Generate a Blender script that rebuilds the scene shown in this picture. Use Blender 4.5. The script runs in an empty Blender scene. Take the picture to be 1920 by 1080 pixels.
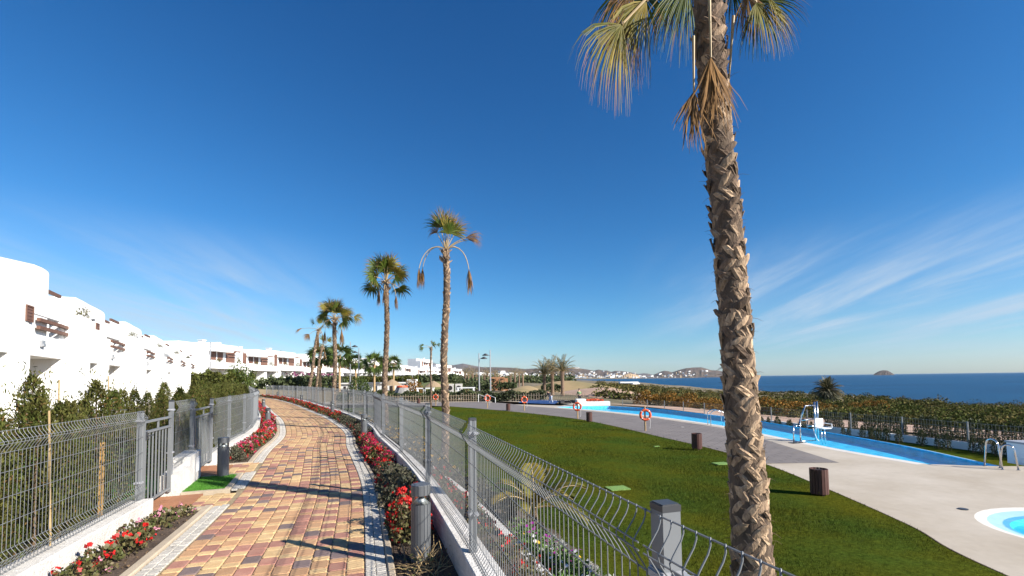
import bpy, bmesh, math, random
import numpy as np
from mathutils import Vector, Matrix, noise as mnoise

R = math.radians
rnd = random.Random(7)
SC = bpy.context.scene
COL = SC.collection

# ------------------------------------------------------------------ camera
F_PX, PITCH, ROLL, EYE = 880.0, R(3.0), R(0.74), 1.75
SHIFT = 170.5 / F_PX - math.tan(PITCH)
cp, sp, ca, sa = math.cos(PITCH), math.sin(PITCH), math.cos(ROLL), math.sin(ROLL)
_R0, _U0, _FW = Vector((1, 0, 0)), Vector((0, -sp, cp)), Vector((0, cp, sp))
_RT, _UP = _R0 * ca - _U0 * sa, _U0 * ca + _R0 * sa
cam_data = bpy.data.cameras.new('camera')
cam_data.sensor_width = 36.0
cam_data.lens = 36.0 * F_PX / 1920.0
cam_data.shift_y = SHIFT * F_PX / 1920.0
cam_data.clip_start = 0.05
cam_data.clip_end = 120000.0
cam = bpy.data.objects.new('camera', cam_data)
COL.objects.link(cam)
M = Matrix.Identity(4)
for i in range(3):
    M[i][0], M[i][1], M[i][2] = _RT[i], _UP[i], -_FW[i]
M[2][3] = EYE
cam.matrix_world = M
SC.camera = cam


def at(px, py, z=None, Y=None):
    """the place in the scene seen at a point of the photograph, on the level z or at the distance Y"""
    d = _RT * ((px - 960) / F_PX) + _UP * ((540 - py) / F_PX + SHIFT) + _FW
    t = (z - EYE) / d.z if z is not None else Y / d.y
    return Vector((d.x * t, d.y * t, EYE + d.z * t))


# ------------------------------------------------------------------ light
SUN_AZ = math.atan2(0.90, -0.44)          # clockwise from +Y, towards the sun
SUN_EL = R(30)
sun_dir = Vector((math.sin(SUN_AZ) * math.cos(SUN_EL), math.cos(SUN_AZ) * math.cos(SUN_EL), math.sin(SUN_EL)))
sd = bpy.data.lights.new('sun', 'SUN')
sd.energy = 4.6
sd.angle = R(0.5)
sd.color = (1.0, 0.93, 0.82)
sun = bpy.data.objects.new('sun', sd)
sun.rotation_euler = sun_dir.to_track_quat('Z', 'Y').to_euler()
COL.objects.link(sun)

world = bpy.data.worlds.new('World')
SC.world = world
world.use_nodes = True
nt = world.node_tree
nt.nodes.clear()


def N(tree, typ, **kw):
    n = tree.nodes.new(typ)
    for k, v in kw.items():
        if k.startswith('i_'):
            key = k[2:]
            n.inputs[int(key) if key.isdigit() else key.replace('_', ' ')].default_value = v
        else:
            setattr(n, k, v)
    return n


def build_sky():
    L = nt.links.new
    sky = N(nt, 'ShaderNodeTexSky', sky_type='NISHITA', sun_disc=False, sun_elevation=SUN_EL, sun_rotation=SUN_AZ,
            altitude=0.0, air_density=1.0, dust_density=0.3, ozone_density=3.0)
    tc = N(nt, 'ShaderNodeTexCoord')
    sep = N(nt, 'ShaderNodeSeparateXYZ')
    L(tc.outputs['Generated'], sep.inputs[0])

    def mth(op, a, b=None, c=None):
        n = N(nt, 'ShaderNodeMath', operation=op)
        for k, x in enumerate((a, b, c)):
            if x is None:
                continue
            if isinstance(x, (int, float)):
                n.inputs[k].default_value = x
            else:
                L(x, n.inputs[k])
        return n.outputs[0]

    def ramp01(v, a, b):
        n = N(nt, 'ShaderNodeMapRange', interpolation_type='SMOOTHSTEP')
        L(v, n.inputs[0])
        n.inputs[1].default_value, n.inputs[2].default_value = a, b
        return n.outputs[0]
    x, y, z = sep.outputs
    # wisps of cirrus on a flat layer high up
    zz = mth('MAXIMUM', mth('ADD', z, 0.10), 0.02)
    u, v = mth('DIVIDE', x, zz), mth('DIVIDE', y, zz)
    cmb = N(nt, 'ShaderNodeCombineXYZ')
    L(u, cmb.inputs[0]); L(v, cmb.inputs[1])
    mp = N(nt, 'ShaderNodeMapping')
    mp.inputs['Rotation'].default_value = (0, 0, R(6))
    mp.inputs['Scale'].default_value = (1.7, 0.30, 1)
    L(cmb.outputs[0], mp.inputs[0])
    n1 = N(nt, 'ShaderNodeTexNoise', i_Scale=0.9, i_Detail=9.0, i_Roughness=0.64, i_Distortion=0.6)
    L(mp.outputs[0], n1.inputs['Vector'])
    w1 = ramp01(n1.outputs[0], 0.37, 0.72)
    az = mth('ARCTAN2', x, y)
    lobes = mth('MULTIPLY_ADD', mth('COSINE', mth('MULTIPLY', mth('SUBTRACT', az, R(43)), 4.0)), 0.5, 0.5)
    lobes = ramp01(lobes, 0.18, 0.85)
    elev = mth('MULTIPLY', ramp01(z, 0.02, 0.09), mth('SUBTRACT', 1.0, ramp01(z, 0.12, 0.30)))
    cir = mth('MULTIPLY', mth('MULTIPLY', w1, lobes), elev)
    # low bank of thin cloud near the horizon
    mp2 = N(nt, 'ShaderNodeMapping')
    mp2.inputs['Scale'].default_value = (2.2, 2.2, 26)
    L(tc.outputs['Generated'], mp2.inputs[0])
    n2 = N(nt, 'ShaderNodeTexNoise', i_Scale=1.3, i_Detail=5.0, i_Roughness=0.5)
    L(mp2.outputs[0], n2.inputs['Vector'])
    bank = mth('MULTIPLY', ramp01(n2.outputs[0], 0.42, 0.75), mth('MULTIPLY', ramp01(z, -0.01, 0.02), mth('SUBTRACT', 1.0, ramp01(z, 0.035, 0.075))))
    veil = mth('ADD', mth('MULTIPLY', cir, 0.80), mth('MULTIPLY', bank, 0.25))
    veil = mth('ADD', veil, mth('MULTIPLY', mth('MULTIPLY', lobes, elev), 0.14))
    veil = mth('MINIMUM', veil, 0.8)
    mix = N(nt, 'ShaderNodeMix', data_type='RGBA')
    L(veil, mix.inputs[0])
    srgb = N(nt, 'ShaderNodeSeparateColor'); L(sky.outputs[0], srgb.inputs[0])
    crgb = N(nt, 'ShaderNodeCombineColor')
    for ch, (g_, k_) in enumerate(((1.85, .100), (1.27, .335), (1.10, .565))):      # the deep blue of a polarised sky
        L(mth('MULTIPLY', mth('POWER', srgb.outputs[ch], g_), k_), crgb.inputs[ch])
    L(crgb.outputs[0], mix.inputs[6])
    mix.inputs[7].default_value = (2.6, 3.2, 3.9, 1)
    bg = N(nt, 'ShaderNodeBackground')
    bg.inputs['Strength'].default_value = 0.10
    L(mix.outputs[2], bg.inputs['Color'])
    out = N(nt, 'ShaderNodeOutputWorld')
    L(bg.outputs[0], out.inputs['Surface'])
    return mix


build_sky()
SC.view_settings.view_transform = 'Standard'
SC.view_settings.look = 'None'
SC.view_settings.gamma = 1.0
SC.view_settings.use_curve_mapping = False
SC.view_settings.exposure = 1.1
SC.cycles.max_bounces = 8
SC.cycles.transparent_max_bounces = 24
SC.cycles.use_denoising = True


# ------------------------------------------------------------------ helpers
def tag(o, label, cat=None, group=None, kind=None):
    if label: o['label'] = label
    if cat: o['category'] = cat
    if group: o['group'] = group
    if kind: o['kind'] = kind
    return o


def thing(name, label, cat, loc=(0, 0, 0), rz=0.0, group=None):
    o = bpy.data.objects.new(name, None)
    o.empty_display_size = 0.1
    COL.objects.link(o)
    o.location = loc
    o.rotation_euler = (0, 0, rz)
    return tag(o, label, cat, group)


def link(name, me, parent=None, loc=None, rot=None, scale=None):
    o = bpy.data.objects.new(name, me)
    COL.objects.link(o)
    if parent is not None:
        o.parent = parent
    if loc is not None: o.location = loc
    if rot is not None: o.rotation_euler = rot
    if scale is not None: o.scale = scale if hasattr(scale, '__len__') else (scale,) * 3
    return o


KIDS = {}


def dup(root, loc, rz=0.0, scale=1.0, label=None, group=None, only=None):
    """a copy of a thing with copies of its parts and sub-parts"""
    r = root.copy()
    COL.objects.link(r)
    r.location = loc
    r.rotation_euler = (0, 0, rz)
    r.scale = scale if hasattr(scale, '__len__') else (scale,) * 3
    if label: r['label'] = label
    if group == 'single':
        if 'group' in r: del r['group']
    elif group: r['group'] = group
    key = root.name
    if key not in KIDS:
        KIDS[key] = [(c, list(c.children)) for c in root.children]
    for ch, subs in KIDS[key]:
        c = ch.copy(); COL.objects.link(c); c.parent = r
        for g in subs:
            d = g.copy(); COL.objects.link(d); d.parent = c
    return r


class MB:
    """collects shapes and links them as ONE mesh object"""
    def __init__(s):
        s.v, s.f, s.m = [], [], []

    def add(s, vs, fs, mi=0):
        o = len(s.v)
        s.v += [tuple(p) for p in vs]
        s.f += [tuple(i + o for i in f) for f in fs]
        s.m += [mi] * len(fs)

    def box(s, c, size, rz=0.0, mi=0, frame=None, taper=1.0):
        hx, hy, hz = size[0] / 2, size[1] / 2, size[2] / 2
        cr, sr = math.cos(rz), math.sin(rz)
        vs = []
        for z in (-hz, hz):
            k = taper if z > 0 else 1.0
            for x, y in ((-hx, -hy), (hx, -hy), (hx, hy), (-hx, hy)):
                p = Vector((c[0] + (x * cr - y * sr) * k, c[1] + (x * sr + y * cr) * k, c[2] + z))
                vs.append(frame @ p if frame else p)
        s.add(vs, [(3, 2, 1, 0), (4, 5, 6, 7), (0, 1, 5, 4), (1, 2, 6, 5), (2, 3, 7, 6), (3, 0, 4, 7)], mi)

    def bbox(s, a, b, mi=0):
        s.box([(a[i] + b[i]) / 2 for i in range(3)], [abs(b[i] - a[i]) for i in range(3)], 0, mi)

    def tube(s, pts, r, n=6, mi=0, cap=True):
        pts = [Vector(p) for p in pts]
        k = len(pts)
        rs = r if hasattr(r, '__len__') else [r] * k
        vs, fs = [], []
        t0 = (pts[1] - pts[0]).normalized()
        ref = Vector((0, 0, 1)) if abs(t0.z) < 0.9 else Vector((1, 0, 0))
        a = t0.cross(ref).normalized()
        for i, p in enumerate(pts):
            t = (pts[min(i + 1, k - 1)] - pts[max(i - 1, 0)])
            if t.length < 1e-9: t = t0.copy()
            t.normalize()
            a = (a - t * a.dot(t))
            if a.length < 1e-6: a = t.orthogonal()
            a.normalize()
            b = t.cross(a)
            for j in range(n):
                q = 2 * math.pi * j / n
                vs.append(p + (a * math.cos(q) + b * math.sin(q)) * rs[i])
        for i in range(k - 1):
            for j in range(n):
                fs.append((i * n + j, i * n + (j + 1) % n, (i + 1) * n + (j + 1) % n, (i + 1) * n + j))
        if cap:
            fs.append(tuple(range(n - 1, -1, -1)))
            fs.append(tuple((k - 1) * n + j for j in range(n)))
        s.add(vs, fs, mi)

    def lathe(s, prof, n=16, c=(0, 0, 0), mi=0, cap=True):
        vs, fs = [], []
        for r, z in prof:
            for j in range(n):
                q = 2 * math.pi * j / n
                vs.append((c[0] + r * math.cos(q), c[1] + r * math.sin(q), c[2] + z))
        k = len(prof)
        for i in range(k - 1):
            for j in range(n):
                fs.append((i * n + j, i * n + (j + 1) % n, (i + 1) * n + (j + 1) % n, (i + 1) * n + j))
        if cap:
            fs.append(tuple(range(n - 1, -1, -1)))
            fs.append(tuple((k - 1) * n + j for j in range(n)))
        s.add(vs, fs, mi)

    def prism(s, poly, x0, x1, mi=0):
        """profile in (y, z) extruded along x"""
        n = len(poly)
        vs = [(x0, y, z) for y, z in poly] + [(x1, y, z) for y, z in poly]
        fs = [tuple(range(n - 1, -1, -1)), tuple(range(n, 2 * n))]
        fs += [(i, (i + 1) % n, n + (i + 1) % n, n + i) for i in range(n)]
        s.add(vs, fs, mi)

    def mesh(s, name, mats, smooth=False):
        me = bpy.data.meshes.new(name)
        me.from_pydata(s.v, [], s.f)
        for m in (mats if isinstance(mats, (list, tuple)) else [mats]):
            me.materials.append(m)
        if any(s.m):
            me.polygons.foreach_set('material_index', s.m)
        if smooth:
            me.polygons.foreach_set('use_smooth', [True] * len(s.f))
        me.update()
        return me

    def build(s, name, mats, parent=None, smooth=False, loc=None, rot=None):
        return link(name, s.mesh(name, mats, smooth), parent, loc, rot)


def npmesh(name, V, Fc, mats, mi=None, smooth=False):
    """fast mesh from arrays: V (n,3), Fc (m,k)"""
    V = np.asarray(V, dtype=np.float32); Fc = np.asarray(Fc, dtype=np.int32)
    me = bpy.data.meshes.new(name)
    m, k = Fc.shape
    me.vertices.add(len(V)); me.vertices.foreach_set('co', V.ravel())
    me.loops.add(m * k); me.loops.foreach_set('vertex_index', Fc.ravel())
    me.polygons.add(m)
    me.polygons.foreach_set('loop_start', np.arange(0, m * k, k, dtype=np.int32))
    me.polygons.foreach_set('loop_total', np.full(m, k, dtype=np.int32))
    for x in (mats if isinstance(mats, (list, tuple)) else [mats]):
        me.materials.append(x)
    if mi is not None:
        me.polygons.foreach_set('material_index', np.asarray(mi, dtype=np.int32))
    if smooth:
        me.polygons.foreach_set('use_smooth', np.ones(m, dtype=bool))
    me.update(calc_edges=True)
    return me


def grid_mesh(name, P, mats, smooth=True, mi=None):
    """P (rows, cols, 3)"""
    r, c = P.shape[:2]
    I = np.arange(r * c).reshape(r, c)
    Fq = np.stack([I[:-1, :-1], I[:-1, 1:], I[1:, 1:], I[1:, :-1]], -1).reshape(-1, 4)
    return npmesh(name, P.reshape(-1, 3), Fq, mats, mi, smooth)


# ------------------------------------------------------------------ materials
def mat(name, col, rough=0.7, var=0.0, scale=4.0, col2=None, bump=0.0, bscale=None, metal=0.0, spec=0.5, island=0.0,
        transl=0.0, detail=5.0, lo=0.35, hi=0.65, stretch=None, fine=0.0, fscale=60.0, objrand=0.0):
    """col mixed with col2 by noise in object space; island/objrand vary the value piece by piece"""
    m = bpy.data.materials.new(name)
    m.use_nodes = True
    t = m.node_tree
    b = t.nodes['Principled BSDF']
    L = t.links.new
    b.inputs['Roughness'].default_value = rough
    b.inputs['Metallic'].default_value = metal
    b.inputs['Specular IOR Level'].default_value = spec
    c4 = (*col, 1)
    if col2 is None:
        col2 = tuple(max(0.0, x * (1 - var)) for x in col)
    geo = N(t, 'ShaderNodeNewGeometry')
    vec = geo.outputs['Position']
    if stretch:
        mp = N(t, 'ShaderNodeMapping')
        mp.inputs['Scale'].default_value = stretch
        L(vec, mp.inputs[0]); vec = mp.outputs[0]
    nz = N(t, 'ShaderNodeTexNoise', i_Scale=scale, i_Detail=detail, i_Roughness=0.6)
    L(vec, nz.inputs['Vector'])
    mr = N(t, 'ShaderNodeMapRange')
    L(nz.outputs[0], mr.inputs[0]); mr.inputs[1].default_value = lo; mr.inputs[2].default_value = hi
    mx = N(t, 'ShaderNodeMix', data_type='RGBA')
    L(mr.outputs[0], mx.inputs[0])
    mx.inputs[6].default_value = c4; mx.inputs[7].default_value = (*col2, 1)
    out = mx.outputs[2]
    if fine:
        nf = N(t, 'ShaderNodeTexNoise', i_Scale=fscale, i_Detail=3.0)
        L(vec, nf.inputs['Vector'])
        mf = N(t, 'ShaderNodeMapRange'); L(nf.outputs[0], mf.inputs[0])
        mf.inputs[1].default_value, mf.inputs[2].default_value = 0.3, 0.7
        mf.inputs[3].default_value, mf.inputs[4].default_value = 1 - fine, 1 + fine
        vm = N(t, 'ShaderNodeVectorMath', operation='SCALE'); L(out, vm.inputs[0]); L(mf.outputs[0], vm.inputs['Scale'])
        out = vm.outputs[0]
    for amt, src in ((island, 'isl'), (objrand, 'obj')):
        if amt:
            s = geo.outputs['Random Per Island'] if src == 'isl' else N(t, 'ShaderNodeObjectInfo').outputs['Random']
            mi = N(t, 'ShaderNodeMapRange'); L(s, mi.inputs[0])
            mi.inputs[3].default_value, mi.inputs[4].default_value = 1 - amt, 1 + amt
            vm = N(t, 'ShaderNodeVectorMath', operation='SCALE'); L(out, vm.inputs[0]); L(mi.outputs[0], vm.inputs['Scale'])
            out = vm.outputs[0]
    L(out, b.inputs['Base Color'])
    if bump:
        nb = N(t, 'ShaderNodeTexNoise', i_Scale=bscale or scale * 4, i_Detail=6.0, i_Roughness=0.65)
        L(vec, nb.inputs['Vector'])
        bp = N(t, 'ShaderNodeBump', i_Strength=bump, i_Distance=0.02)
        L(nb.outputs[0], bp.inputs['Height']); L(bp.outputs[0], b.inputs['Normal'])
    if transl:
        tr = N(t, 'ShaderNodeBsdfTranslucent'); L(out, tr.inputs['Color'])
        ms = N(t, 'ShaderNodeMixShader'); ms.inputs[0].default_value = transl
        o = t.nodes['Material Output']
        L(b.outputs[0], ms.inputs[1]); L(tr.outputs[0], ms.inputs[2]); L(ms.outputs[0], o.inputs['Surface'])
    return m


MT = dict(
    white=mat('white_render', (0.80, 0.80, 0.79), 0.9, 0.05, 0.6, bump=0.15, bscale=30),
    plaster=mat('white_plaster', (0.66, 0.64, 0.61), 0.9, 0.2, 2.2, col2=(0.50, 0.46, 0.41), bump=0.8, bscale=45, fine=0.12, fscale=25, lo=0.4, hi=0.8),
    grey=mat('grey_paint', (0.185, 0.198, 0.212), 0.42, 0.15, 3.0),
    wire=mat('grey_wire', (0.17, 0.182, 0.195), 0.4, 0.1, 5.0),
    bgrey=mat('bollard_grey', (0.105, 0.112, 0.122), 0.45, 0.15, 4.0),
    dgrey=mat('dark_grey_cap', (0.045, 0.048, 0.055), 0.45, 0.1, 8.0),
    clamp=mat('pale_grey_clamp', (0.33, 0.34, 0.37), 0.45, 0.1, 8.0),
    steel=mat('steel', (0.62, 0.62, 0.63), 0.18, 0.05, 8.0, metal=1.0),
    galv=mat('galvanised', (0.42, 0.43, 0.45), 0.4, 0.1, 6.0, metal=0.6),
    soil=mat('soil', (0.105, 0.072, 0.05), 0.95, 0.4, 6.0, col2=(0.05, 0.034, 0.024), bump=1.0, bscale=30, fine=0.3, fscale=50),
    mortar=mat('joint_sand', (0.36, 0.28, 0.17), 0.95, 0.35, 6.0, bump=0.4, bscale=60),
    pav_y=mat('paver_yellow', (0.58, 0.41, 0.215), 0.9, 0.12, 9.0, col2=(0.51, 0.335, 0.16), bump=0.35, bscale=70, island=0.10, objrand=0.10, fine=0.10, fscale=90),
    pav_o=mat('paver_orange', (0.48, 0.29, 0.155), 0.9, 0.12, 9.0, col2=(0.43, 0.24, 0.125), bump=0.35, bscale=70, island=0.12, objrand=0.12, fine=0.10, fscale=90),
    pav_r=mat('paver_red', (0.335, 0.15, 0.112), 0.9, 0.12, 9.0, col2=(0.39, 0.20, 0.145), bump=0.35, bscale=70, island=0.15, objrand=0.15, fine=0.10, fscale=90),
    pav_g=mat('paver_dark', (0.155, 0.115, 0.11), 0.85, 0.15, 9.0, col2=(0.20, 0.14, 0.125), bump=0.35, bscale=70, island=0.15, objrand=0.15, fine=0.10, fscale=90),
    edge=mat('pale_edging_stone', (0.50, 0.47, 0.42), 0.9, 0.15, 7.0, col2=(0.42, 0.39, 0.34), bump=0.5, bscale=60, island=0.08, objrand=0.10, fine=0.1, fscale=70),
    kerb=mat('beige_kerb', (0.46, 0.38, 0.28), 0.9, 0.15, 5.0, bump=0.4, bscale=60, island=0.06, objrand=0.06),
    terra=mat('terracotta_tile', (0.38, 0.17, 0.085), 0.8, 0.15, 8.0, bump=0.2, bscale=50, objrand=0.1),
    deck=mat('pale_concrete', (0.455, 0.40, 0.33), 0.8, 0.15, 0.45, col2=(0.37, 0.315, 0.245), bump=0.12, bscale=20, fine=0.04, fscale=6),
    rimw=mat('white_pool_coping', (0.62, 0.59, 0.54), 0.7, 0.1, 1.0, bump=0.1, bscale=20),
    greypave=mat('grey_pool_paving', (0.178, 0.156, 0.146), 0.8, 0.15, 1.2, bump=0.3, bscale=30, objrand=0.05, island=0.10),
    tile=mat('blue_pool_tile', (0.07, 0.56, 0.86), 0.4, 0.1, 5.0, col2=(0.11, 0.66, 0.90), island=0.0, fine=0.25, fscale=3.0),  # fine mottling paints the dapple of light through ripples into the tile colour
    tile2=mat('pale_pool_tile', (0.35, 0.55, 0.74), 0.4, 0.1, 3.0),
    bark=mat('palm_fibre', (0.075, 0.052, 0.036), 0.95, 0.4, 14.0, col2=(0.15, 0.105, 0.072), bump=1.0, bscale=60, stretch=(1, 1, 0.35)),
    boot2=mat('brown_palm_leaf_base', (0.20, 0.135, 0.09), 0.9, 0.3, 16.0, col2=(0.095, 0.062, 0.042), bump=0.6, bscale=70, island=0.35, objrand=0.35, stretch=(1, 1, 0.4), fine=0.2, fscale=60),
    boot=mat('palm_leaf_base', (0.45, 0.32, 0.205), 0.85, 0.3, 16.0, col2=(0.19, 0.125, 0.08), bump=0.6, bscale=70, island=0.25, objrand=0.25, stretch=(1, 1, 0.4), fine=0.2, fscale=60),
    frond=mat('palm_leaf_green', (0.05, 0.085, 0.010), 0.6, spec=0.2, var=0.4, scale=3.0, col2=(0.09, 0.105, 0.02), island=0.3, transl=0.22),
    frondy=mat('palm_leaf_yellow', (0.27, 0.20, 0.03), 0.6, spec=0.2, var=0.4, scale=3.0, col2=(0.11, 0.12, 0.025), island=0.3, transl=0.25),
    frondd=mat('palm_leaf_dead', (0.28, 0.16, 0.065), 0.9, spec=0.1, var=0.4, scale=4.0, col2=(0.17, 0.105, 0.06), island=0.3, transl=0.15),
    petiole=mat('palm_stalk', (0.42, 0.31, 0.16), 0.6, 0.2, 3.0),
    dleaf=mat('date_palm_leaf', (0.085, 0.10, 0.04), 0.55, 0.35, 2.0, col2=(0.13, 0.125, 0.05), island=0.3, transl=0.2),
    dleafd=mat('dark_date_palm_leaf', (0.055, 0.065, 0.03), 0.55, 0.35, 2.0, col2=(0.12, 0.11, 0.05), island=0.35, transl=0.15),
    fleaf=mat('fan_palm_leaf', (0.09, 0.13, 0.02), 0.5, 0.4, 2.0, col2=(0.04, 0.07, 0.015), island=0.35, transl=0.25),
    thuja=mat('conifer_leaf', (0.060, 0.084, 0.015), 0.7, 0.4, 3.0, spec=0.2, col2=(0.105, 0.098, 0.026), island=0.4, transl=0.2),
    thujab=mat('browned_conifer_leaf', (0.15, 0.080, 0.03), 0.8, 0.4, 3.0, spec=0.2, col2=(0.07, 0.072, 0.02), island=0.4, transl=0.2),
    cyp=mat('cypress_leaf', (0.03, 0.05, 0.015), 0.7, 0.4, 3.0, col2=(0.06, 0.065, 0.022), island=0.4, transl=0.15),
    leaf=mat('geranium_leaf', (0.075, 0.10, 0.025), 0.6, 0.4, 8.0, col2=(0.15, 0.11, 0.05), island=0.4, transl=0.2),
    leafdk=mat('dark_shrub_leaf', (0.05, 0.058, 0.03), 0.7, 0.4, 8.0, col2=(0.10, 0.085, 0.055), island=0.4, transl=0.15),
    leafgr=mat('daisy_leaf', (0.06, 0.14, 0.02), 0.55, 0.4, 8.0, col2=(0.11, 0.18, 0.035), island=0.35, transl=0.2),
    silver=mat('silver_leaf', (0.42, 0.44, 0.42), 0.8, 0.2, 8.0, island=0.2, transl=0.1),
    red=mat('red_petal', (0.62, 0.018, 0.016), 0.55, 0.2, 8.0, island=0.3, transl=0.25),
    magenta=mat('magenta_petal', (0.60, 0.018, 0.10), 0.55, 0.2, 8.0, island=0.3, transl=0.25),
    pink=mat('pink_petal', (0.75, 0.30, 0.42), 0.55, 0.2, 8.0, island=0.2, transl=0.25),
    purple=mat('purple_petal', (0.42, 0.03, 0.36), 0.5, 0.2, 8.0, island=0.2, transl=0.25),
    wpetal=mat('white_petal', (0.80, 0.78, 0.80), 0.5, 0.1, 8.0, island=0.1, transl=0.25),
    ypetal=mat('yellow_petal', (0.75, 0.45, 0.03), 0.5, 0.1, 8.0, transl=0.2),
    twig=mat('twig', (0.16, 0.105, 0.06), 0.9, 0.3, 8.0),
    cane=mat('bamboo_cane', (0.42, 0.30, 0.15), 0.7, 0.2, 8.0),
    stake=mat('wooden_stake', (0.42, 0.25, 0.08), 0.8, 0.2, 6.0),
    post=mat('pale_wood_post', (0.46, 0.31, 0.16), 0.8, 0.25, 6.0, stretch=(1, 1, 0.2)),
    brown=mat('brown_timber', (0.155, 0.075, 0.05), 0.7, 0.25, 5.0),
    bin=mat('bin_slat', (0.085, 0.033, 0.025), 0.55, 0.2, 6.0),
    orange=mat('orange_ring', (0.62, 0.085, 0.02), 0.5, 0.1, 8.0),
    ringw=mat('ring_tape', (0.75, 0.74, 0.72), 0.6, 0.05, 8.0),
    shutter=mat('brown_shutter', (0.17, 0.085, 0.06), 0.6, 0.2, 3.0),
    dark=mat('dark_opening', (0.035, 0.028, 0.025), 0.5, 0.2, 2.0),
    grass=mat('lawn_turf', (0.041, 0.070, 0.011), 0.95, 0.3, 0.42, spec=0.0, col2=(0.070, 0.074, 0.008), bump=0.7, bscale=40, fine=0.35, fscale=16),
    blade=mat('grass_blade', (0.049, 0.084, 0.013), 0.8, 0.3, 0.42, spec=0.08, col2=(0.085, 0.088, 0.010), island=0.4, transl=0.25),
    turf=mat('artificial_turf', (0.055, 0.19, 0.012), 0.7, 0.3, 8.0, col2=(0.08, 0.25, 0.02), island=0.3, bump=0.5, bscale=80),
    hatch=mat('green_hatch_cover', (0.17, 0.30, 0.07), 0.8, 0.2, 12.0, bump=0.5, bscale=60),
    scrub=mat('scrub_leaf', (0.042, 0.054, 0.016), 0.9, 0.4, 0.38, spec=0.05, detail=2.0, col2=(0.150, 0.122, 0.045), island=0.4, transl=0.1, lo=0.4, hi=0.62),
    scrubg=mat('green_scrub_leaf', (0.035, 0.052, 0.014), 0.9, 0.4, 0.38, spec=0.05, detail=2.0, col2=(0.11, 0.125, 0.03), island=0.4, transl=0.1),
    tama=mat('orange_scrub_leaf', (0.27, 0.125, 0.026), 0.9, 0.4, 0.6, spec=0.1, col2=(0.13, 0.085, 0.025), island=0.4, transl=0.15),
    hedge=mat('hedge_leaf', (0.035, 0.055, 0.015), 0.75, 0.4, 1.2, col2=(0.06, 0.075, 0.022), island=0.4, transl=0.1),
    boug=mat('flowering_shrub', (0.28, 0.02, 0.16), 0.7, 0.4, 2.0, col2=(0.10, 0.06, 0.05), island=0.4),
    land=mat('dry_land', (0.23, 0.175, 0.115), 0.95, 0.4, 0.07, col2=(0.105, 0.092, 0.045), bump=0.5, bscale=1.2, fine=0.2, fscale=0.9),
    dirt=mat('pink_dirt_track', (0.43, 0.29, 0.215), 0.95, 0.2, 0.5, bump=0.4, bscale=4.0, fine=0.1, fscale=2.0),
    sandy=mat('sandy_mound', (0.34, 0.235, 0.12), 0.95, 0.3, 0.12, col2=(0.20, 0.165, 0.075), bump=0.5, bscale=1.0),
    green=mat('golf_turf', (0.10, 0.13, 0.035), 0.95, 0.3, 0.06, col2=(0.20, 0.17, 0.06)),
    hill=mat('bare_hill', (0.115, 0.080, 0.060), 0.95, 0.4, 0.006, col2=(0.060, 0.050, 0.040), bump=0.6, bscale=0.02, fine=0.3, fscale=0.03),
    cliff=mat('ochre_cliff', (0.48, 0.36, 0.22), 0.95, 0.3, 0.01, col2=(0.35, 0.24, 0.15), fine=0.3, fscale=0.04),
    thatch=mat('thatch', (0.33, 0.24, 0.15), 0.95, 0.3, 6.0, bump=0.6, bscale=20),
    rockg=mat('grey_rock', (0.30, 0.29, 0.28), 0.9, 0.4, 3.0, bump=1.0, bscale=4.0),
    clay=mat('clay_column', (0.44, 0.22, 0.115), 0.9, 0.2, 2.0),
    rock=mat('island_rock', (0.075, 0.058, 0.05), 0.95, 0.4, 0.02, bump=0.8, bscale=0.05, fine=0.3, fscale=0.05),
    cover=mat('pool_cover', (0.03, 0.075, 0.22), 0.5, 0.2, 2.0),
    plastic=mat('white_plastic', (0.74, 0.74, 0.76), 0.4, 0.03, 5.0),
    skin=mat('skin', (0.42, 0.24, 0.16), 0.6, 0.05, 8.0),
    navy=mat('dark_cloth', (0.03, 0.032, 0.045), 0.85, 0.2, 10.0),
    jean=mat('pale_jeans', (0.42, 0.47, 0.55), 0.85, 0.2, 10.0),
    vest=mat('green_vest', (0.10, 0.22, 0.07), 0.8, 0.2, 10.0),
    bandy=mat('pale_band', (0.6, 0.62, 0.45), 0.5, 0.05, 10.0),
    hose=mat('black_pipe', (0.02, 0.02, 0.022), 0.5, 0.1, 9.0),
    tiler=mat('roof_tile_red', (0.36, 0.16, 0.09), 0.85, 0.2, 2.0),
    picket=mat('weathered_picket', (0.30, 0.24, 0.17), 0.9, 0.2, 2.0),
    buff=mat('buff_render', (0.58, 0.44, 0.29), 0.9, 0.1, 2.0),
)


def glass_mat(name, tint, gloss=0.10):
    m = bpy.data.materials.new(name); m.use_nodes = True
    t = m.node_tree; t.nodes.clear(); L = t.links.new
    tr = N(t, 'ShaderNodeBsdfTransparent'); tr.inputs[0].default_value = (*tint, 1)
    gl = N(t, 'ShaderNodeBsdfGlossy'); gl.inputs['Roughness'].default_value = 0.05
    fr = N(t, 'ShaderNodeFresnel', i_IOR=1.45)
    ms = N(t, 'ShaderNodeMixShader'); o = N(t, 'ShaderNodeOutputMaterial')
    L(fr.outputs[0], ms.inputs[0]); L(tr.outputs[0], ms.inputs[1]); L(gl.outputs[0], ms.inputs[2]); L(ms.outputs[0], o.inputs[0])
    return m


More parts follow.
